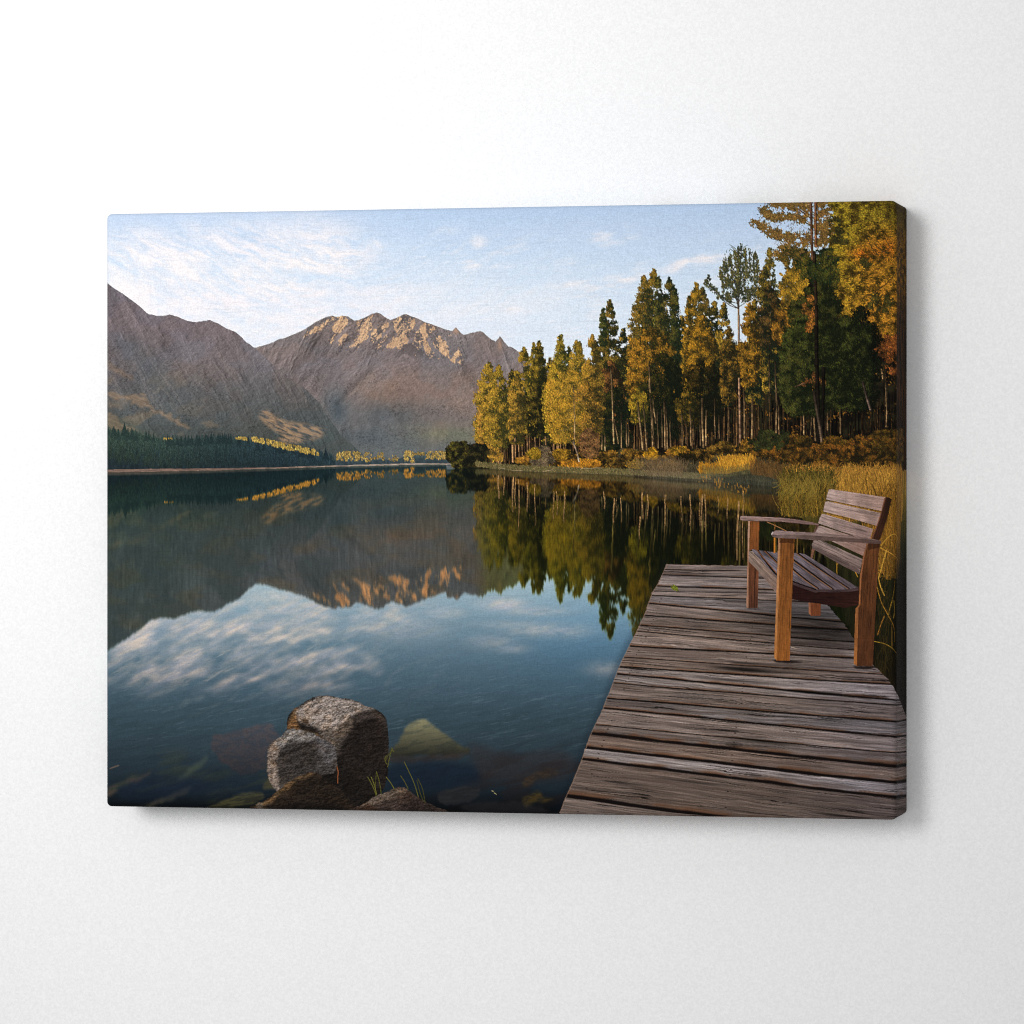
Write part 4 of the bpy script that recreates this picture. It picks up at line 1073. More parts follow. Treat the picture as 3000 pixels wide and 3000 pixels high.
blades(2420, 2690, lambda x: 1490 + 0 * x, 30, 84, 2600, col(204, 150, 58), col(146, 104, 44), i_rd, 0.14, 1.2, dark=0.55, yj=40)
r, m = poly_mask([(2284, 1440), (2300, 1400), (2340, 1384), (2390, 1380), (2420, 1400), (2410, 1500), (2340, 1510), (2296, 1490)], 10, 10, 589)
paint(r, m, col(66, 60, 26), i_rd, 0.8)
blades(2290, 2440, lambda x: 1440 + 0 * x, 16, 46, 1300, col(128, 108, 44), col(78, 70, 30), i_rd, 0.42, 1, dark=0.4, bend=0.10, yj=40)
blades(2290, 2430, lambda x: 1470 + 0 * x, 16, 50, 600, col(170, 132, 54), col(104, 88, 36), i_rd, 0.30, 1, dark=0.5, bend=0.12, yj=46)
blades(2290, 2420, lambda x: 1500 + 0 * x, 20, 70, 700, col(166, 124, 44), col(84, 74, 30), i_rd, 0.16, 1.1, dark=0.4, bend=0.1, yj=14)
blades(2560, 2650, lambda x: 1640 + 0 * x, 60, 190, 700, col(176, 122, 44), col(110, 78, 30), i_rd, 0.12, 1.2, dark=0.5, yj=60)
n = 130
xs = rng.uniform(2286, 2400, n)
ys = rng.uniform(1400, 1440, n)
strokes(xs, ys, xs - rng.uniform(4, 26, n), ys + rng.uniform(10, 40, n), lerp(col(150, 120, 50), col(96, 86, 36), rng.random(n)[:, None]), 1, bend=0.16, ident=i_rd)
# arching stalks over the dark water on the right
for (p_, cc, w) in (([(2580, 1600), (2600, 1575), (2625, 1565), (2650, 1590)], (176, 132, 50), 1.6), ([(2578, 1605), (2610, 1622), (2640, 1640)], (190, 138, 52), 1.8), ([(2596, 1612), (2580, 1670), (2574, 1700), (2590, 1745)], (186, 142, 56), 2.2),
                    ([(2570, 1650), (2566, 1700), (2580, 1760), (2600, 1800), (2620, 1840), (2624, 1880)], (160, 112, 40), 1.8), ([(2602, 1800), (2620, 1730), (2628, 1680)], (170, 130, 44), 1.5), ([(2620, 1760), (2622, 1790), (2618, 1810)], (190, 150, 50), 2.2),
                    ([(2590, 1805), (2580, 1830), (2570, 1860)], (150, 100, 40), 1.4), ([(2556, 1878), (2600, 1890), (2650, 1930)], (150, 118, 40), 1.4), ([(2612, 1830), (2612, 1900)], (150, 110, 40), 1.4), ([(2575, 1620), (2600, 1640), (2630, 1660)], (120, 90, 40), 1.2),
                    ([(2580, 1688), (2630, 1686)], (110, 86, 34), 1.2), ([(2560, 1720), (2600, 1735)], (96, 76, 30), 1), ([(2450, 1655), (2470, 1640), (2500, 1668), (2512, 1690)], (176, 126, 44), 1.6), ([(2450, 1640), (2452, 1690)], (150, 112, 40), 1.4), ([(2410, 1500), (2415, 1560)], (110, 90, 40), 1.2)):
    q = smooth(p_, False, 10)
    strokes(q[:-1, 0], q[:-1, 1], q[1:, 0], q[1:, 1], col(*cc), w, ident=i_rd, a=0.9)
n = 420
xs = rng.uniform(2560, 2740, n)
ys = rng.uniform(1640, 2020, n)
strokes(xs, ys, xs + rng.normal(0, 8, n), ys + rng.uniform(10, 60, n), lerp(col(84, 62, 24), col(48, 40, 18), rng.random(n)[:, None]), 1, ident=i_rd, a=0.7)
r = Roi(2560, 1540, 2770, 2160)
paint(r, r.X > 2596 + 8 * (fbm(r.Y / 60, r.X * 0, 2, 585) - 0.5), col(10, 8, 5), None, 0.7 * sm(2596, 2630, r.X) * sm(1540, 1720, r.Y) * (0.45 + 0.8 * fbm(r.X / 3, r.Y / 70, 3, 587)))

# --------------------------------------------------------------- the boulders --


def rock(pts, ident, seed, planes, base, grain=1.0, bump=22):
    """planes: (outline, colour, feather); light comes from the upper left"""
    p = smooth(pts)
    r, m = poly_mask(p, 2.2, 7, seed)
    X, Y = r.X, r.Y
    c = np.broadcast_to(np.asarray(base, f32), X.shape + (3,)).copy()
    for (q, cc, f) in planes:
        qq = smooth(q)
        wx = X + 16 * (fbm(X / 12, Y / 12, 4, seed + 2) - 0.5)
        wy = Y + 16 * (fbm(X / 12, Y / 12, 3, seed + 3) - 0.5)
        mk = blur(blur(inside(qq, wx, wy).astype(f32), f + 2, f + 2), f + 1, f + 1)
        c = lerp(c, np.asarray(cc, f32), mk[..., None])
    h = fbm((X + Y * 0.3) / 18, Y / 11, 5, seed + 5, 0.66)
    gx = np.gradient(h, axis=1)
    gy = np.gradient(h, axis=0)
    rel = np.clip((gx * 0.7 + gy * 0.9) * bump, -0.75, 0.75)
    pit = fbm(X / 3.2, Y / 2.8, 2, seed + 8) - 0.5
    spk = (vn(X / 1.6, Y / 1.6, seed + 9) > 0.90).astype(f32)
    c = c * (1 + grain * (0.42 * rel + 0.62 * pit + 0.35 * (fbm(X / 26, Y / 20, 3, seed + 11) - 0.5)))[..., None]
    lich = sm(0.56, 0.68, fbm(X / 9, Y / 7, 4, seed + 13, 0.6))
    c = lerp(c, c * col(0.62, 0.58, 0.52), (0.6 * lich)[..., None])
    c = lerp(c, c * col(1.10, 1.0, 0.88), (0.4 * sm(0.5, 0.7, fbm(X / 30, Y / 22, 3, seed + 15)))[..., None])
    c = c + (spk * 22 * grain)[..., None] * (c.mean(-1, keepdims=True) / 90)
    paint(r, m, np.clip(c, 0, 255), ident)
    return r, m


i_r1 = new_id('printed_boulder', 'large pale-topped boulder')
rock([(841, 2136), (843, 2104), (858, 2081), (878, 2066), (902, 2051), (918, 2042), (935, 2038), (966, 2037), (993, 2044), (1036, 2051), (1070, 2066), (1100, 2076), (1127, 2098), (1135, 2120), (1137, 2141), (1139, 2189), (1138, 2236), (1134, 2283), (1120, 2316), (1087, 2340), (1036, 2376), (930, 2376), (860, 2300), (836, 2180)], i_r1, 601,
     [([(846, 2140), (846, 2104), (862, 2082), (876, 2074), (876, 2120), (888, 2140), (930, 2150), (945, 2170), (900, 2170)], (104, 78, 52), 3),
      ([(868, 2086), (900, 2054), (935, 2038), (968, 2037), (1036, 2051), (1098, 2077), (1068, 2086), (1034, 2097), (1006, 2122), (985, 2150), (960, 2158), (935, 2134), (905, 2124), (878, 2112)], (130, 119, 112), 3),
      ([(935, 2134), (985, 2140), (1006, 2122), (1034, 2100), (1034, 2170), (1000, 2210), (960, 2180)], (84, 75, 68), 5),
      ([(1040, 2098), (1070, 2086), (1100, 2078), (1128, 2100), (1137, 2150), (1137, 2230), (1110, 2200), (1060, 2150)], (54, 47, 43), 5),
      ([(1060, 2110), (1128, 2120), (1136, 2200), (1130, 2290), (1110, 2310), (1050, 2280), (1000, 2230), (1000, 2180)], (33, 28, 26), 6),
      ([(884, 2112), (892, 2106), (902, 2110), (904, 2118), (894, 2120)], (62, 50, 40), 1)], (25, 22, 20), bump=17)
i_r2 = new_id('printed_boulder', 'rounded grey boulder in front of the large one')
rock([(783, 2230), (785, 2200), (787, 2189), (797, 2174), (824, 2157), (835, 2145), (851, 2134), (882, 2138), (915, 2145), (942, 2162), (969, 2175), (984, 2195), (988, 2232), (980, 2262), (950, 2268), (909, 2275), (868, 2290), (836, 2330), (814, 2322), (791, 2290), (782, 2259)], i_r2, 631,
     [([(785, 2194), (800, 2174), (816, 2166), (822, 2200), (812, 2235), (818, 2290), (818, 2318), (790, 2290), (783, 2240)], (122, 108, 98), 2),
      ([(800, 2176), (836, 2146), (852, 2136), (885, 2140), (915, 2147), (930, 2160), (900, 2170), (860, 2172), (826, 2190)], (118, 112, 108), 4),
      ([(930, 2160), (969, 2176), (986, 2198), (987, 2232), (960, 2240), (930, 2200)], (80, 76, 76), 4),
      ([(830, 2190), (880, 2172), (920, 2180), (935, 2230), (900, 2262), (850, 2280), (822, 2290), (818, 2240)], (50, 46, 44), 7)], (62, 58, 56), bump=20)
i_r3 = new_id('printed_boulder', 'dark mossy stone at the lower edge')
rock([(745, 2378), (757, 2352), (770, 2350), (787, 2337), (814, 2316), (848, 2289), (878, 2271), (909, 2263), (935, 2266), (956, 2286), (986, 2303), (1013, 2330), (1028, 2378)], i_r3, 661,
     [([(757, 2352), (787, 2337), (848, 2289), (878, 2271), (909, 2263), (935, 2266), (900, 2275), (866, 2290), (838, 2318), (800, 2345), (770, 2372), (747, 2376)], (84, 66, 46), 3),
      ([(750, 2372), (757, 2352), (772, 2352), (766, 2374)], (96, 84, 72), 2), ([(820, 2360), (870, 2352), (960, 2356), (1010, 2376), (800, 2378)], (24, 20, 17), 6)], (36, 29, 24), bump=20)
i_r4 = new_id('printed_boulder', 'low brown stone right of the dark mossy stone')
rock([(1030, 2380), (1070, 2353), (1090, 2337), (1124, 2323), (1146, 2314), (1164, 2307), (1188, 2308), (1205, 2320), (1238, 2343), (1272, 2360), (1296, 2382)], i_r4, 691,
     [([(1040, 2376), (1090, 2338), (1164, 2307), (1188, 2309), (1200, 2320), (1170, 2330), (1130, 2345), (1080, 2362)], (88, 76, 66), 3),
      ([(1200, 2330), (1272, 2362), (1292, 2380), (1180, 2380)], (44, 36, 33), 5), ([(1030, 2378), (1080, 2360), (1110, 2378)], (50, 36, 28), 4)], (60, 49, 44), bump=18)
i_gs = new_id('printed_grass', 'thin green blades among the stones')
for (p_) in ([(1103, 2332), (1092, 2302), (1078, 2276)], [(1102, 2330), (1100, 2300), (1104, 2260)], [(1118, 2328), (1112, 2290), (1104, 2262)], [(1104, 2326), (1096, 2296), (1088, 2276)], [(1156, 2312), (1146, 2294), (1132, 2276)],
             [(1226, 2334), (1212, 2290), (1185, 2232)], [(1246, 2352), (1238, 2310), (1224, 2280)], [(1240, 2346), (1230, 2318), (1222, 2286)], [(1196, 2310), (1186, 2290), (1174, 2272)], [(1136, 2246), (1144, 2210), (1150, 2192)], [(1130, 2228), (1138, 2212), (1150, 2198)], [(1133, 2238), (1128, 2224), (1132, 2214)], [(1148, 2190), (1154, 2202)]):
    q = smooth(p_, False, 10)
    strokes(q[:-1, 0], q[:-1, 1], q[1:, 0], q[1:, 1], col(96, 94, 40) * rng.uniform(0.6, 1.05), 1.6, ident=i_gs)
strokes([988, 991], [2246, 2256], [990, 990], [2258, 2294], col(120, 70, 42), 2.4, ident=i_gs)
# a broad shade at the foot of the sheet
r = Roi(290, 2330, 1640, 2420)
paint(r, np.ones(r.X.shape, bool), col(6, 8, 11), None, 0.75 * sm(2352, 2392, r.Y - (r.X - 310) * 0.0125))
# ------------------------------------------------------------------ the dock --
i_dock = new_id('printed_dock', 'weathered plank dock')
D_LEFT = [(1953, 1652), (1938, 1686), (1927, 1710), (1915, 1728), (1908, 1741), (1898, 1770), (1892, 1790), (1880, 1816), (1869, 1840), (1858, 1862), (1848, 1881), (1834, 1910), (1819, 1939), (1806, 1972), (1794, 2004), (1782, 2035), (1776, 2046), (1766, 2076), (1754, 2102), (1743, 2122), (1730, 2150), (1722, 2172), (1712, 2200), (1700, 2234), (1687, 2266), (1672, 2302), (1654, 2341), (1645, 2366), (1632, 2400), (1630, 2412)]
D_RIGHT = [(2770, 2420), (2770, 2130), (2730, 2106), (2684, 2068), (2630, 2030), (2606, 1996), (2583, 1971), (2566, 1957), (2545, 1930), (2520, 1898), (2495, 1863), (2482, 1840), (2469, 1825), (2455, 1808), (2440, 1792), (2421, 1768), (2400, 1738), (2380, 1716), (2340, 1664), (2200, 1658), (2080, 1655)]
K2 = 0.41408
GAPS = [(125, 146), (165, 186), (205, 242), (285, 322), (318, 340), (350, 398), (405, 524), (490, 582), (560, 662), (603, 716), (710, 782), (786, 880), (855, 950), (905, 1046), (970, 1088), (1078, 1204), (1147, 1302), (1262, 1416), (1330, 1512), (1430, 1622), (1510, 1722), (1775, 2032), (2050, 2330)]
GW = [2, 2.2, 3, 3.4, 1.6, 3, 4, 3.6, 3.6, 2.4, 4.4, 2.4, 4, 5, 3.4, 5, 5, 2.8, 9, 9, 9, 11, 10]
r, m = poly_mask(D_LEFT + D_RIGHT, 2.6, 7, 701)
X, Y = r.X, r.Y
wv = 2.2 * (fbm(X / 200, Y / 40, 2, 703) - 0.5) + 1.0 * (fbm(X / 22, Y / 14, 2, 705) - 0.5)
lines = []
for (a, b) in GAPS:
    yl, yr = 1600 + a * K2, 1600 + b * K2
    xl = float(np.interp(yl, [q[1] for q in D_LEFT], [q[0] for q in D_LEFT]))
    t = (X - xl) / (2400 - xl)
    lines.append(yl + (yr - yl) * t + np.where(t > 1, -(yr - yl) * 0.12 * (t - 1), 0))
NL = len(lines)
idx = np.zeros(X.shape, np.int32)
for L in lines:
    idx += (Y + wv > L)
L0 = np.choose(np.clip(idx - 1, 0, NL - 2), lines[:31])
L1 = np.choose(np.clip(idx, 1, NL - 1), lines[:31])
pw = np.maximum(L1 - L0, 2)
fr = (Y + wv - L0) / pw
pr = np.random.default_rng(77)
hue = pr.random(40)
bri = pr.uniform(0.84, 1.14, 40)
GREY = {14: 0.75, 15: 0.4, 16: 0.85, 3: 0.6, 6: 0.8, 13: 0.7, 20: 0.9, 18: 0.5, 2: 0.3, 19: 0.1, 21: 0.2, 17: 0.45, 9: 0.3, 12: 0.2, 11: 0.35}
g = np.array([GREY.get(k, 0.35) for k in range(40)], f32)[np.clip(idx, 0, 39)]
bb = bri[np.clip(idx, 0, 39)]
off = (np.clip(idx, 0, 39) * 37.7).astype(f32)
wob_ = 5 * (fbm(X / 160, Y / 40, 3, 711) - 0.5) + 2.5 * sm(0.66, 0.80, fbm(X / 60, Y / 20, 2, 712))
gl = fr * pw + wob_
gr1 = fbm((X + off * 9) / 170, gl / 3.6 + off, 4, 713, 0.64)
gr2 = fbm((X + off * 5) / 60, gl / 1.7 + off, 3, 715, 0.6)
gr3 = fbm((X + off * 5) / 260, gl / 9.0 + off, 3, 717, 0.6)
cr = fbm((X + off * 3) / 210, gl / 3.0 + off * 2, 3, 719, 0.62)
base = lerp(col(111, 93, 82), col(134, 125, 123), np.clip(g + 0.9 * (gr3 - 0.5), 0, 1)[..., None])
base = base * (bb * (1 + 0.72 * (gr1 - 0.5) + 0.62 * (gr2 - 0.5)))[..., None]
base = lerp(base, col(72, 55, 46), (sm(0.52, 0.72, gr3) * 0.45)[..., None])
# cracks along the grain
crack = sm(0.66, 0.76, cr) * sm(0.25, 0.5, fbm(X / 90 + off, Y / 90, 2, 721))
base = base * (1 - 0.72 * crack)[..., None]
# worn lower arris of each plank: warm brown, then the dark gap
wgt = np.choose(np.clip(idx, 1, NL - 1), [np.full(X.shape, w, f32) for w in GW][:31])
dn = (L1 - (Y + wv))
gapn = 0.55 + 1.0 * fbm(X / 80, off + Y / 300, 3, 725)
lip = sm(2.2, 1.0, dn / (wgt * gapn)) * sm(12, 26, pw)
base = lerp(base, col(98, 60, 36), (0.62 * lip * sm(0.25, 0.6, fbm(X / 70, Y / 30, 3, 723)))[..., None])
gap = sm(1.12, 0.6, dn / (wgt * (0.35 + 0.65 * gapn)))
up_ = sm(2.6, 0.4, (fr * pw)) * 0.45
base = base * (1 - up_)[..., None]
base = lerp(base, col(15, 10, 9), np.clip(gap, 0, 0.96)[..., None])
# far planks read flatter and lighter; the bench stands in its own soft shade
fa = sm(1860, 1680, Y)
base = lerp(base, base * col(1.04, 1.05, 1.08) + 4, fa[..., None])
shade = np.exp(-(((X - 2420) / 130) ** 2 + ((Y - 1850) / 66) ** 2)) * 0.5 + np.exp(-(((X - 2280) / 110) ** 2 + ((Y - 1800) / 40) ** 2)) * 0.3 \
    + np.exp(-(((X - 2240) / 160) ** 2 + ((Y - 1958) / 14) ** 2)) * 0.2
base = base * (1 - np.clip(shade, 0, 0.6))[..., None]
# the bench's shadow painted as dark streaks, with long splits and a few knots
for (x, y, rx, ry, sl, am) in ((2190, 1962, 90, 6, 0.055, 0.85), (2140, 1956, 60, 3, 0.05, 0.7), (2400, 2030, 70, 6, 0.06, 0.85), (2340, 2024, 60, 3, 0.06, 0.6), (2140, 1993, 130, 5, 0.08, 0.6), (2230, 2170, 110, 6, 0.12, 0.75),
                              (2150, 2181, 34, 11, 0.05, 0.5), (2180, 1941, 60, 3, 0.06, 0.6), (2300, 2270, 60, 3, 0.1, 0.5), (2210, 2270, 26, 5, 0.1, 0.4), (2350, 1840, 90, 3, 0.04, 0.8), (2300, 1852, 50, 3, 0.03, 0.7), (2020, 2290, 100, 3, 0.12, 0.5), (1800, 2290, 60, 2.4, 0.12, 0.6), (2470, 2390, 90, 4, 0.12, 0.8)):
    e = ((X - x) / rx) ** 2 + ((Y - y - (X - x) * sl + wob_ * 0.3) / ry) ** 2
    base = base * (1 - am * np.exp(-e * 1.4) * (0.6 + 0.5 * gr2))[..., None]
for (x, y, rx, ry) in ((1990, 1890, 60, 10), (2205, 2270, 40, 8), (2520, 2316, 26, 9), (2150, 2180, 40, 12)):
    e = np.sqrt(((X - x) / rx) ** 2 + ((Y - y - (X - x) * 0.07) / ry) ** 2)
    base = base * (1 - 0.18 * np.sin(e * 14) * np.exp(-e * 1.2))[..., None]
base = base * (1 - 0.10 * sm(2150, 2400, Y))[..., None] * lerp(col(1, 1, 1), col(0.95, 0.97, 1.03), sm(2200, 2620, X)[..., None])
paint(r, m, np.clip(base, 0, 255), i_dock)
for k in range(1, NL - 1):
    a, b = GAPS[k]
    a2, b2 = GAPS[k + 1]
    for fx_ in (0.06, 0.62):
        for off_ in (0.32, 0.7):
            yl = 1600 + (a + (a2 - a) * off_) * K2
            yr = 1600 + (b + (b2 - b) * off_) * K2
            xl = float(np.interp(yl, [q[1] for q in D_LEFT], [q[0] for q in D_LEFT]))
            x_ = xl + (2400 - xl) * (fx_ + 0.006 * pr.random())
            y_ = yl + (yr - yl) * fx_
            z_ = 0.6 + 1.5 * (y_ - 1650) / 750
            if (a2 - a) * K2 > 16 and not (2240 < x_ < 2330 and y_ < 1930):
                strokes([x_ - z_], [y_], [x_ + z_], [y_], col(38, 30, 28), z_ * 1.3, ident=i_dock, a=0.75)
ed = np.array(D_LEFT, float)
strokes(ed[:-1, 0] + 1.5, ed[:-1, 1], ed[1:, 0] + 1.5, ed[1:, 1], col(134, 110, 94), 1.6, ident=i_dock, a=0.5)
# water beside the dock is in its shade
r = Roi(1560, 1640, 1960, 2412)
ex = np.interp(r.Y, [q[1] for q in D_LEFT], [q[0] for q in D_LEFT])
paint(r, (r.X < ex - 1) & (r.X > ex - 60), col(14, 20, 28), None, 0.26 * sm(-30, 0, r.X - ex))
# the little leaf
i_leaf = new_id('printed_leaf', 'small green leaf lying on the dock')
mass([(1967, 1719), (1974, 1715), (1982, 1722), (1986, 1731), (1978, 1730), (1970, 1726)], 260, col(120, 134, 48), col(60, 66, 30), 0.2, i_leaf, 731, wob=1, ln=3)
strokes([1984], [1730], [1992], [1733], col(80, 76, 40), 1, ident=i_leaf)
strokes([2318, 2324], [1896, 1897], [2324, 2332], [1897, 1900], col(170, 150, 130), 1.6)

# ----------------------------------------------------------------- the bench --
i_bench = new_id('printed_bench', 'slatted wooden bench with armrests')
KB = 570.0 / 1932
bp = lambda pts: [(2100 + a * KB, 1400 + b * KB) for a, b in pts]


def board(pts, c, ang=0.0, seed=0, c2=None, axis=None, grain=0.5, sub=None, edge=0.0, gs=(60, 2.2)):
    """one piece of timber: colour runs c -> c2 along axis, grain runs at ang (degrees)"""
    p = bp(pts)
    r, m = poly_mask(p, 0)
    X, Y = r.X, r.Y
    ca, sa = math.cos(math.radians(ang)), math.sin(math.radians(ang))
    l = X * ca + Y * sa
    t = -X * sa + Y * ca + 2.0 * (fbm(X / 30, Y / 30, 2, seed + 3) - 0.5)
    n = 0.5 * fbm(l / gs[0], t / gs[1], 4, seed, 0.6) + 0.3 * fbm(l / gs[0] * 3, t / gs[1] * 1.8, 2, seed + 7) + 0.2 * fbm(l / 30, t / 7, 2, seed + 11)
    cc = np.broadcast_to(np.asarray(c, f32), X.shape + (3,))
    if c2 is not None:
        (ax, ay), (bx, by) = bp([axis[0], axis[1]])
        k = ((X - ax) * (bx - ax) + (Y - ay) * (by - ay)) / ((bx - ax) ** 2 + (by - ay) ** 2)
        cc = lerp(cc, np.asarray(c2, f32), np.clip(k, 0, 1)[..., None])
    cc = cc * (1 + grain * 2 * (n - 0.5))[..., None]
    st = fbm(X / 18, Y / 40, 3, seed + 23)
    cc = cc * (0.86 + 0.28 * st)[..., None]
    dk = sm(0.62, 0.74, fbm(l / 70, t / 1.6, 3, seed + 17, 0.6))
    cc = cc * (1 - 0.45 * dk * grain * 1.6)[..., None]
    if edge:
        f = blur(m.astype(f32), 2, 2)
        cc = cc * (1 + edge * sm(0.95, 0.6, f))[..., None]
    paint(r, m, np.clip(cc, 0, 255), i_bench)
    if sub is not None:
        SUB[r.s][m] = sub


SUB = np.zeros((PH, PW), np.int16)
S_BACK, S_SEAT, S_ARM1, S_ARM2, S_L1, S_L2, S_L3, S_L4, S_RAIL, S_POST = range(1, 11)
PALE, PINK = col(150, 128, 120), col(140, 114, 104)
# far rear post, seen between back rest and seat
board([(985, 470), (1010, 462), (1000, 520), (970, 560), (955, 545)], col(92, 66, 54), 105, 801, sub=S_POST)
board([(948, 660), (972, 690), (948, 798), (928, 790)], col(120, 82, 62), 105, 802, sub=S_POST)
# back slats
W_ = col(178, 153, 144)
board([(1112, 117), (1135, 114), (1674, 193), (1634, 329), (1400, 280), (1084, 214), (1092, 170)], W_, 9, 811, col(158, 128, 116), ((1100, 160), (1660, 260)), 0.34, S_BACK)
board([(1075, 238), (1100, 232), (1624, 350), (1586, 476), (1300, 392), (1054, 334)], W_ * 0.97, 12, 812, col(148, 122, 112), ((1070, 280), (1600, 420)), 0.36, S_BACK)
board([(1040, 362), (1060, 357), (1550, 508), (1520, 600), (1400, 590), (1005, 450), (1018, 400)], W_ * 0.92, 16, 813, col(140, 114, 106), ((1030, 400), (1530, 560)), 0.44, S_BACK)
board([(1010, 480), (1030, 476), (1250, 548), (1540, 620), (1488, 690), (1456, 777), (1130, 625), (972, 545)], W_ * 0.86, 20, 814, col(140, 108, 96), ((1000, 520), (1460, 700)), 0.40, S_BACK)
board([(990, 608), (1010, 608), (1446, 806), (1412, 955), (1230, 862), (946, 700), (940, 660), (962, 622)], W_ * 0.84, 25, 815, col(112, 92, 86), ((1120, 640), (1060, 800)), 0.55, S_BACK)
r, m = poly_mask(bp([(940, 668), (1180, 770), (1300, 850), (1412, 915), (1412, 955), (1230, 862), (946, 702)]), 3, 10, 817)
paint(r, m, col(66, 52, 50), None, 0.5)
# slat ends and shadows between
for (p_) in ([(1084, 216), (1634, 331)], [(1054, 336), (1586, 478)], [(1005, 452), (1400, 592)], [(1132, 628), (1456, 779)]):
    q = np.array(bp(p_))
    strokes([q[0, 0]], [q[0, 1] + 0.6], [q[1, 0]], [q[1, 1] + 0.6], col(44, 32, 26), 2, ident=i_bench)
for (p_) in ([(1112, 117), (1672, 195)], [(1075, 238), (1624, 352)], [(1040, 362), (1548, 509)]):
    q = np.array(bp(p_))
    strokes([q[0, 0]], [q[0, 1]], [q[1, 0]], [q[1, 1]], col(186, 160, 148), 1.4, ident=i_bench, a=0.6)
# near rear post
board([(1676, 192), (1700, 194), (1733, 208), (1690, 400), (1622, 606), (1600, 625), (1535, 600), (1596, 470), (1640, 330)], col(44, 27, 20), 105, 821, col(58, 34, 24), ((1700, 200), (1560, 600)), 0.5, S_POST)
board([(1660, 200), (1676, 192), (1640, 330), (1596, 472), (1545, 598), (1528, 596), (1585, 470), (1630, 330)], col(116, 74, 52), 105, 822, None, None, 0.3, S_POST)
# dark side rail under the seat
board([(742, 1020), (985, 1108), (1200, 1096), (1412, 1080), (1412, 1255), (1280, 1290), (1030, 1252), (740, 1205)], col(36, 18, 17), 3, 825, col(46, 25, 20), ((760, 1100), (1400, 1200)), 0.4, S_RAIL)
# far rear leg
board([(908, 1236), (1032, 1250), (1028, 1368), (930, 1366), (908, 1340)], col(104, 57, 34), 92, 827, None, None, 0.35, S_L3)
board([(908, 1236), (930, 1240), (930, 1366), (908, 1340)], col(150, 96, 68), 92, 828, None, None, 0.25, S_L3)
# seat
board([(345, 707), (480, 727), (615, 744), (790, 744), (872, 756), (1400, 1088), (1312, 1104), (1155, 1110), (1010, 1104), (985, 1118), (900, 1100), (755, 1042), (590, 985), (352, 728)], col(104, 95, 100), 36, 831, col(92, 80, 84), ((700, 740), (1100, 1100)), 0.62, S_SEAT, gs=(50, 2.6))
q = bp([(352, 716), (470, 806), (600, 955), (755, 1036), (985, 1112)])
for (p_, cc, w) in (([(400, 715), (592, 960), (755, 1030), (985, 1112)], (24, 17, 16), 4), ([(392, 712), (590, 945)], (120, 76, 48), 2), ([(482, 728), (606, 850)], (34, 24, 20), 3.4), ([(474, 728), (598, 850)], (118, 78, 50), 1.6),
                    ([(752, 905), (880, 1010), (1005, 1100)], (28, 20, 18), 4), ([(748, 914), (875, 1018), (992, 1098)], (132, 92, 62), 1.8), ([(700, 770), (760, 815), (960, 960), (1152, 1106)], (28, 20, 18), 4), ([(755, 824), (950, 968), (1142, 1104)], (122, 86, 60), 1.6),
                    ([(796, 746), (1000, 890), (1310, 1100)], (26, 19, 18), 3.6), ([(790, 752), (995, 898), (1300, 1100)], (116, 84, 62), 1.5)):
    q = smooth(bp(p_), False, 10)
    strokes(q[:-1, 0], q[:-1, 1], q[1:, 0], q[1:, 1], col(*cc), w, ident=i_bench)
# front edge of the slats
board([(755, 1036), (985, 1116), (1010, 1104), (1155, 1110), (1312, 1104), (1402, 1088), (1402, 1116), (1312, 1132), (1155, 1136), (1010, 1130), (980, 1140), (755, 1062)], col(66, 50, 50), 2, 835, None, None, 0.4, S_SEAT)
board([(314, 722), (350, 728), (596, 985), (590, 1146), (480, 1010), (312, 832)], col(148, 126, 112), 44, 837, col(120, 98, 88), ((330, 780), (590, 1080)), 0.36, S_RAIL)
# far front leg
board([(312, 428), (420, 430), (412, 716), (350, 708), (318, 724), (308, 640)], col(122, 72, 36), 91, 841, col(106, 62, 32), ((400, 430), (380, 710)), 0.34, S_L1)
board([(308, 428), (326, 428), (320, 724), (304, 716)], col(176, 136, 108), 91, 842, None, None, 0.2, S_L1)
board([(304, 820), (378, 892), (413, 932), (404, 1290), (310, 1293), (292, 1284)], col(104, 62, 40), 91, 843, col(84, 50, 36), ((320, 900), (400, 1280)), 0.4, S_L1)
board([(304, 716), (314, 722), (312, 1290), (292, 1284)], col(158, 116, 90), 91, 844, None, None, 0.25, S_L1)
board([(372, 900), (384, 905), (378, 1290), (366, 1290)], col(60, 36, 26), 91, 845, None, None, 0.3, S_L1)
# far armrest
board([(228, 392), (236, 380), (260, 378), (640, 396), (800, 414), (920, 436), (1012, 458), (1002, 470), (900, 462), (640, 434), (272, 426), (232, 418)], col(146, 120, 112), 3, 847, col(124, 96, 90), ((240, 380), (980, 460)), 0.34, S_ARM1)
q = np.array(bp([(272, 427), (640, 435), (900, 463)]))
strokes(q[:-1, 0], q[:-1, 1], q[1:, 0], q[1:, 1], col(58, 40, 32), 2, ident=i_bench)
q = np.array(bp([(236, 384), (640, 402)]))
strokes(q[:-1, 0], q[:-1, 1], q[1:, 0], q[1:, 1], col(178, 152, 144), 2, ident=i_bench, a=0.6)
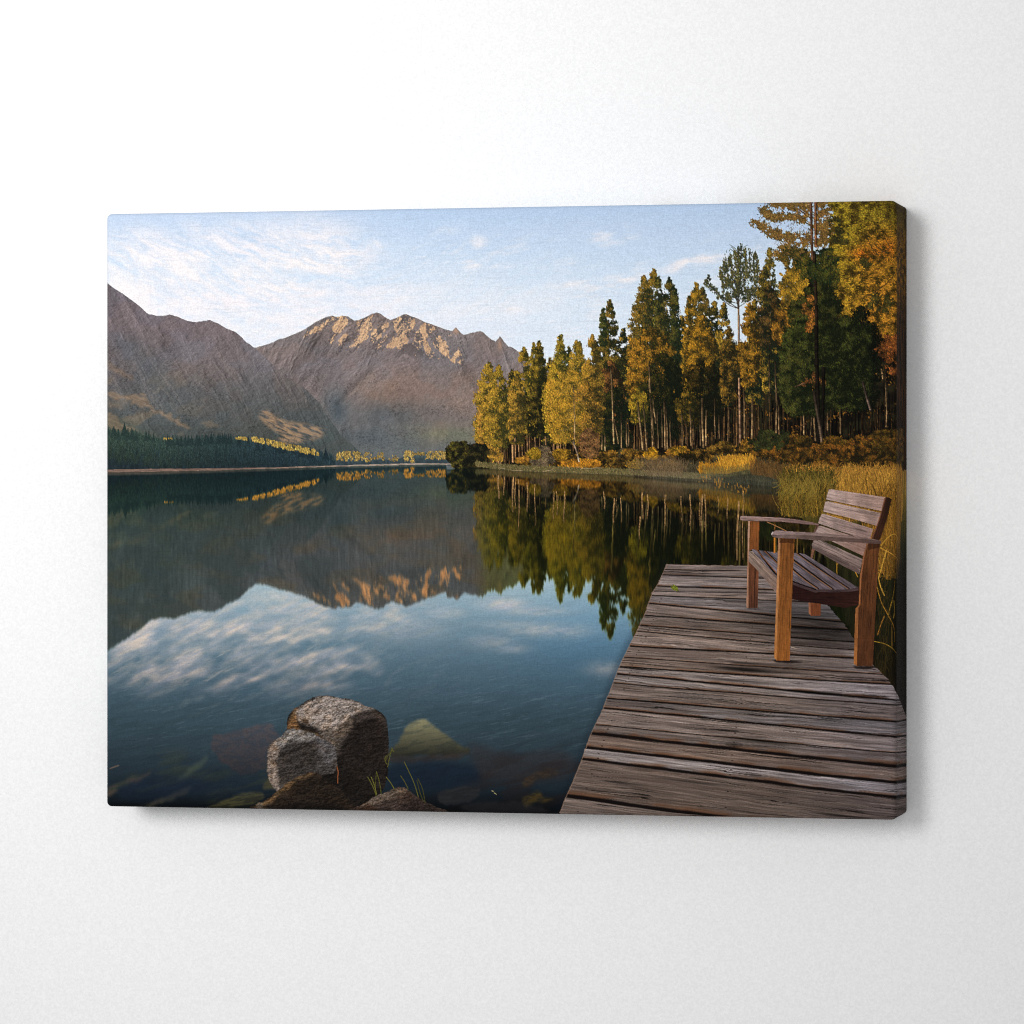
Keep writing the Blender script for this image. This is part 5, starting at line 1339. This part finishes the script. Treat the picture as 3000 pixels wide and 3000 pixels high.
# near rear leg
board([(1486, 650), (1622, 642), (1604, 760), (1580, 1200), (1546, 1866), (1388, 1868), (1356, 1842), (1374, 1300), (1406, 1262), (1418, 980), (1450, 775)], col(90, 54, 30), 93, 851, col(78, 46, 28), ((1500, 680), (1450, 1860)), 0.42, S_L4)
board([(1486, 650), (1500, 652), (1462, 790), (1432, 1000), (1420, 1262), (1402, 1290), (1388, 1866), (1356, 1842), (1374, 1300), (1406, 1262), (1418, 980), (1450, 775)], col(132, 84, 56), 93, 852, col(158, 98, 50), ((1480, 680), (1370, 1860)), 0.3, S_L4)
r, m = poly_mask(bp([(1500, 640), (1622, 636), (1618, 690), (1498, 720)]), 2, 8, 853)
paint(r, m, col(30, 17, 12), None, 0.5)
# near front leg
board([(612, 598), (770, 600), (756, 900), (740, 1300), (722, 1812), (594, 1813), (566, 1780), (590, 1146), (600, 800)], col(116, 70, 34), 92, 855, col(140, 84, 38), ((700, 620), (650, 1800)), 0.36, S_L2)
board([(610, 598), (630, 600), (618, 900), (608, 1300), (592, 1812), (566, 1780), (590, 1146), (600, 800)], col(168, 122, 86), 92, 856, col(168, 108, 56), ((620, 620), (580, 1800)), 0.22, S_L2)
r, m = poly_mask(bp([(620, 598), (768, 600), (766, 650), (618, 640)]), 2, 8, 857)
paint(r, m, col(40, 22, 12), None, 0.55)
# near armrest
board([(540, 560), (556, 536), (590, 520), (700, 530), (1000, 546), (1300, 572), (1500, 598), (1632, 624), (1626, 655), (1500, 650), (1300, 636), (1000, 620), (770, 602), (600, 598), (548, 582)], col(104, 86, 80), 4, 861, col(84, 64, 58), ((560, 560), (1620, 640)), 0.34, S_ARM2)
board([(540, 560), (556, 536), (590, 520), (700, 530), (1000, 546), (1300, 572), (1500, 598), (1632, 624), (1500, 612), (1200, 588), (900, 568), (700, 562), (600, 570)], col(142, 120, 116), 4, 862, col(112, 90, 82), ((560, 540), (1620, 620)), 0.3, S_ARM2)
q = np.array(bp([(544, 562), (556, 540)]))
strokes([q[0, 0]], [q[0, 1]], [q[1, 0]], [q[1, 1]], col(196, 180, 176), 3, ident=i_bench, a=0.7)
# contact shade of the legs on the planks
for (p_, am) in (([(560, 1800), (600, 1812), (730, 1812), (860, 1826), (740, 1842), (580, 1832)], 0.8), ([(1356, 1858), (1390, 1868), (1550, 1866), (1590, 1884), (1450, 1900), (1370, 1884)], 0.8), ([(292, 1292), (404, 1292), (460, 1304), (320, 1306)], 0.5)):
    p2 = np.array(bp(p_))
    r, m = poly_mask(p2, 2, 8, 871)
    mk = blur(m.astype(f32), 2, 4) * (IDS[r.s] == i_dock)
    paint(r, np.ones(m.shape, bool), col(16, 11, 10), None, mk * am)
# seed heads and stalks in front of and behind the arm
for (p_, cc, w) in (([(500, 440), (580, 475), (690, 530)], (150, 106, 66), 2), ([(580, 470), (570, 520)], (140, 92, 46), 1.6)):
    q = smooth(bp(p_), False, 8)
    strokes(q[:-1, 0], q[:-1, 1], q[1:, 0], q[1:, 1], col(*cc), w, ident=i_rd)
strokes(*[np.array(v) for v in zip(*[(bp([(575, 600)])[0] + bp([(572, 740)])[0])])], col(176, 110, 40), 5, ident=i_rd)
strokes(*[np.array(v) for v in zip(*[(bp([(797, 604)])[0] + bp([(795, 742)])[0])])], col(120, 90, 50), 2.5, ident=i_rd)
# ============================================================================
#  the scene: one canvas print hanging on a white wall
# ============================================================================
import bpy

HH = 0.30                      # canvas height, metres
WW = 1.3385 * HH
TT = 0.1318 * HH               # depth of the stretcher frame
RR = 0.0025                    # softness of the folded edges
NX, NZ = 1280, 960
GAIN = 1.02                    # light that falls on the sheet

NXX = PW // 2
small = IMG.reshape(NZ, 2, NXX, 2, 3).mean((1, 3)) / 255.0
soft = blur(small.astype(f32), 1, 1)
small = np.clip(small + 0.55 * (small - soft), 0.012, 1)      # a print is sharpened
lin = np.where(small <= 0.04045, small / 12.92, ((small + 0.055) / 1.055) ** 2.4)
lin = np.clip(lin / GAIN, 0.0, 0.88).astype(f32)
ids = IDS[::2, ::2].copy()
sub = SUB[::2, ::2].copy()
best = np.full(ids.shape, -1, f32)
out = np.zeros_like(ids)
for k in range(len(NAMES)):
    mk = (ids == k)
    if not mk.any():
        continue
    rr = 1 if k in (i_bench, i_dock, i_leaf, i_gs) else 3
    b_ = blur(mk.astype(f32), rr, rr)
    if k in (i_bench, i_leaf, i_gs):
        b_ = np.where(mk, 2.0, 0).astype(f32)
    w_ = b_ > best
    out[w_] = k
    best[w_] = b_[w_]
ids = out
# print mask of the bench: loose seed heads that cross it belong to the reeds

sc = bpy.context.scene
COL = sc.collection


def put(ob, parent=None):
    COL.objects.link(ob)
    if parent is not None:
        ob.parent = parent
    return ob


# ------------------------------------------------------------------ materials
def new_mat(name):
    m = bpy.data.materials.new(name)
    m.use_nodes = True
    nt = m.node_tree
    nt.nodes.clear()
    o = nt.nodes.new('ShaderNodeOutputMaterial')
    p = nt.nodes.new('ShaderNodeBsdfPrincipled')
    nt.links.new(p.outputs['BSDF'], o.inputs['Surface'])
    return m, nt, p


def nd(nt, kind, **kw):
    n = nt.nodes.new(kind)
    for k, v in kw.items():
        setattr(n, k, v)
    return n


def noise(nt, vec, scale, detail=2.0, sx=1, sy=1, sz=1):
    mp = nd(nt, 'ShaderNodeMapping')
    mp.inputs['Scale'].default_value = (sx, sy, sz)
    nt.links.new(vec, mp.inputs['Vector'])
    n = nd(nt, 'ShaderNodeTexNoise')
    n.inputs['Scale'].default_value = scale
    n.inputs['Detail'].default_value = detail
    nt.links.new(mp.outputs['Vector'], n.inputs['Vector'])
    return n.outputs['Fac']


def mapr(nt, v, a, b, c, d):
    n = nd(nt, 'ShaderNodeMapRange')
    for i, q in zip(('From Min', 'From Max', 'To Min', 'To Max'), (a, b, c, d)):
        n.inputs[i].default_value = q
    nt.links.new(v, n.inputs['Value'])
    return n.outputs['Result']


def mul(nt, a, b):
    n = nd(nt, 'ShaderNodeMath', operation='MULTIPLY')
    nt.links.new(a, n.inputs[0])
    nt.links.new(b, n.inputs[1])
    return n.outputs['Value']


def canvas_material():
    m, nt, p = new_mat('printed_canvas')
    tc = nd(nt, 'ShaderNodeTexCoord').outputs['Object']
    at = nd(nt, 'ShaderNodeAttribute', attribute_name='ink')
    grain = mapr(nt, noise(nt, tc, 1500, 2.0), 0.3, 0.7, 0.90, 1.10)
    weft = mapr(nt, noise(nt, tc, 1.0, 1.0, 260, 260, 3000), 0.35, 0.65, 0.965, 1.035)
    warp = mapr(nt, noise(nt, tc, 1.0, 1.0, 3000, 3000, 260), 0.35, 0.65, 0.975, 1.025)
    slub = mapr(nt, noise(nt, tc, 1.0, 1.0, 34, 34, 1900), 0.64, 0.76, 1.0, 0.90)
    f = mul(nt, mul(nt, grain, weft), mul(nt, warp, slub))
    mx = nd(nt, 'ShaderNodeMix', data_type='RGBA', blend_type='MULTIPLY')
    mx.inputs['Factor'].default_value = 1.0
    nt.links.new(at.outputs['Color'], mx.inputs['A'])
    nt.links.new(f, mx.inputs['B'])
    nt.links.new(mx.outputs['Result'], p.inputs['Base Color'])
    p.inputs['Roughness'].default_value = 0.85
    p.inputs['Specular IOR Level'].default_value = 0.04
    bp_ = nd(nt, 'ShaderNodeBump')
    bp_.inputs['Strength'].default_value = 0.12
    bp_.inputs['Distance'].default_value = 0.0002
    nt.links.new(f, bp_.inputs['Height'])
    nt.links.new(bp_.outputs['Normal'], p.inputs['Normal'])
    return m


def wall_material():
    m, nt, p = new_mat('white_plaster')
    tc = nd(nt, 'ShaderNodeTexCoord').outputs['Object']
    g = noise(nt, tc, 900, 3.0)
    c = nd(nt, 'ShaderNodeValToRGB')
    c.color_ramp.elements[0].position = 0.25
    c.color_ramp.elements[0].color = (0.80, 0.80, 0.80, 1)
    c.color_ramp.elements[1].position = 0.75
    c.color_ramp.elements[1].color = (0.90, 0.90, 0.90, 1)
    nt.links.new(g, c.inputs['Fac'])
    nt.links.new(c.outputs['Color'], p.inputs['Base Color'])
    p.inputs['Roughness'].default_value = 0.9
    p.inputs['Specular IOR Level'].default_value = 0.1
    b = nd(nt, 'ShaderNodeBump')
    b.inputs['Strength'].default_value = 0.10
    b.inputs['Distance'].default_value = 0.0004
    nt.links.new(noise(nt, tc, 420, 4.0), b.inputs['Height'])
    nt.links.new(b.outputs['Normal'], p.inputs['Normal'])
    return m


M_CANVAS = canvas_material()
M_WALL = wall_material()


# ------------------------------------------------------------------- geometry
def rounded(x, y, z):
    """points of the plain box (x 0..W, y 0..T depth from the front, z 0..H) with its folds softened"""
    qx = np.clip(x, RR, WW - RR)
    qz = np.clip(z, RR, HH - RR)
    qy = np.maximum(y, RR)
    d = np.stack([x - qx, y - qy, z - qz], -1)
    n = np.linalg.norm(d, axis=-1, keepdims=True)
    d = np.where(n > 1e-9, d / np.maximum(n, 1e-9) * RR, 0)
    return np.stack([qx + d[..., 0] - WW / 2, qy + d[..., 1] - TT, qz + d[..., 2] - HH / 2], -1)


def sheet(name, P, C, face_mask=None, parent=None, flip=False, label=None):
    """mesh from a grid of points P (rows, cols, 3) and colours C"""
    nr, nc = P.shape[:2]
    i = np.arange(nr * nc).reshape(nr, nc)
    q = np.stack([i[:-1, :-1], i[1:, :-1], i[1:, 1:], i[:-1, 1:]], -1)
    q = q[face_mask] if face_mask is not None else q.reshape(-1, 4)
    q = q.reshape(-1, 4)
    if flip:
        q = q[:, ::-1]
    used, inv = np.unique(q, return_inverse=True)
    q = inv.reshape(-1, 4).astype(np.int32)
    v = P.reshape(-1, 3)[used].astype(f32)
    c = np.ones((len(used), 4), f32)
    c[:, :3] = C.reshape(-1, 3)[used]
    me = bpy.data.meshes.new(name)
    me.vertices.add(len(v))
    me.vertices.foreach_set('co', v.ravel())
    me.loops.add(q.size)
    me.loops.foreach_set('vertex_index', np.ascontiguousarray(q).ravel())
    me.polygons.add(len(q))
    me.polygons.foreach_set('loop_start', np.arange(0, q.size, 4, dtype=np.int32))
    me.polygons.foreach_set('loop_total', np.full(len(q), 4, np.int32))
    me.polygons.foreach_set('use_smooth', np.ones(len(q), bool))
    me.update(calc_edges=True)
    a = me.color_attributes.new('ink', 'FLOAT_COLOR', 'POINT')
    a.data.foreach_set('color', c.ravel())
    me.materials.append(M_CANVAS)
    me.validate()
    ob = put(bpy.data.objects.new(name, me), parent)
    if label:
        ob['label'] = label
    return ob


root = put(bpy.data.objects.new('canvas_print', None))
root.empty_display_size = 0.1
root['label'] = 'stretched canvas print of a mountain lake with dock and bench on the white wall'
root['category'] = 'canvas print'

gx = np.linspace(0, WW, NX)[None, :] * np.ones((NZ, 1))
gz = np.linspace(HH, 0, NZ)[:, None] * np.ones((1, NX))
FRONT = rounded(gx, np.zeros_like(gx), gz)
FOLD = lin[:, NX - 1:]
lin = lin[:, :NX]
cell = ids[:NZ - 1, :NX - 1]
csub = sub[:NZ - 1, :NX - 1]
SUBN = {S_BACK: ('backrest', None), S_SEAT: ('seat', None), S_ARM1: ('armrest', None), S_ARM2: ('armrest', None),
        S_L1: ('leg', None), S_L2: ('leg', None), S_L3: ('leg', None), S_L4: ('leg', None)}
for k, (nm, lb) in enumerate(NAMES):
    fm = cell == k
    if fm.sum() < 12:
        continue
    if k == 0:
        nm, lb = 'printed_sky', 'blue sky with streaky white clouds'
    if k == i_bench:
        main = fm & ~np.isin(csub, list(SUBN))
        ob = sheet(nm, FRONT, lin, main, root, label=lb)
        for s_, (sn, sl) in SUBN.items():
            fs = fm & (csub == s_)
            if fs.sum() > 4:
                sheet(sn, FRONT, lin, fs, ob, label=sl)
        continue
    sheet(nm, FRONT, lin, fm, root, label=lb)

# the picture runs on over the folded edges
ND = 64
td = np.linspace(0, TT, ND)
pxs = np.clip((td / HH * NZ), 0, 200)
take = pxs.astype(int)
# right and left
zz = np.linspace(HH, 0, NZ)[:, None] * np.ones((1, ND))
yy = td[None, :] * np.ones((NZ, 1))
sheet('wrapped_edge', rounded(np.full_like(yy, WW), yy, zz), FOLD[:, (np.linspace(0, 1, ND) * (FOLD.shape[1] - 1)).astype(int)], None, root, label='right wrapped edge where the picture runs on')
sheet('wrapped_edge', rounded(np.full_like(yy, 0.0), yy, zz), lin[:, take], None, root, True)
xx = np.linspace(0, WW, NX)[None, ::2] * np.ones((ND, 1))
yy2 = td[:, None] * np.ones((1, xx.shape[1]))
sheet('wrapped_edge', rounded(xx, yy2, np.full_like(xx, HH)), lin[take][:, ::2], None, root, True)
sheet('wrapped_edge', rounded(xx, yy2, np.full_like(xx, 0.0)), lin[NZ - 1 - take][:, ::2], None, root)

# ----------------------------------------------------------------------- wall
import bmesh
bm = bmesh.new()
bmesh.ops.create_cube(bm, size=1.0)
for v in bm.verts:
    v.co.x = v.co.x * 5.0
    v.co.y = v.co.y * 0.12 + 0.0605
    v.co.z = v.co.z * 4.0
me = bpy.data.meshes.new('wall')
bm.to_mesh(me)
bm.free()
me.materials.append(M_WALL)
wall = put(bpy.data.objects.new('wall', me))
wall['kind'] = 'structure'
wall['label'] = 'plain white plaster wall behind the canvas print'

# --------------------------------------------------------------------- camera
ux, uz = XA / 1.3385, ZB / 1.3385            # canvas axis in camera space: right, nearer
mid = np.array([XL + XA / 2, ZL - ZB / 2])
cx = -(mid[0] * ux - mid[1] * uz) * HH
cy = -(mid[0] * uz + mid[1] * ux) * HH
cam = bpy.data.cameras.new('camera')
cam.sensor_width = 36.0
cam.lens = F / 3000 * 36.0
cam.clip_end = 50
cam.shift_y = -(1500 - CY) / 3000
camo = put(bpy.data.objects.new('camera', cam))
camo.location = (cx, cy - TT, 0.0)
camo.rotation_euler = (math.pi / 2, 0, math.atan2(uz, ux))
sc.camera = camo

# ---------------------------------------------------------------------- light
from mathutils import Vector


def lamp(name, loc, aim, size, power, colr=(1, 1, 1)):
    l = bpy.data.lights.new(name, 'AREA')
    l.shape = 'DISK'
    l.size = size
    l.energy = power
    l.color = colr
    o = put(bpy.data.objects.new(name, l))
    o.location = loc
    o.rotation_euler = (Vector(aim) - Vector(loc)).to_track_quat('-Z', 'Y').to_euler()
    return o


#<L>
def spot(name, loc, aim, radius, power, angle):
    l = bpy.data.lights.new(name, 'SPOT')
    l.shadow_soft_size = radius
    l.energy = power
    l.spot_size = math.radians(angle)
    l.spot_blend = 1.0
    o = put(bpy.data.objects.new(name, l))
    o.location = loc
    o.rotation_euler = (Vector(aim) - Vector(loc)).to_track_quat('-Z', 'Y').to_euler()
    return o


spot('studio_lamp', (-0.72, -2.6, 0.53), (-0.24, 0, 0.18), 0.52, 250.0, 33.5)
lamp('fill_lamp', (0.25, -3.6, 0.1), (0, 0, 0), 2.6, 33.0)
#</L>
w = bpy.data.worlds.new('World')
sc.world = w
w.use_nodes = True
bg = w.node_tree.nodes['Background']
bg.inputs['Color'].default_value = (1.0, 1.0, 1.0, 1)
bg.inputs['Strength'].default_value = 0.34

sc.view_settings.view_transform = 'Standard'
sc.view_settings.look = 'None'
sc.view_settings.exposure = 0.0
sc.view_settings.gamma = 1.0
sc.view_settings.use_curve_mapping = False

sc.cycles.use_denoising = False
sc.cycles.filter_width = 1.1
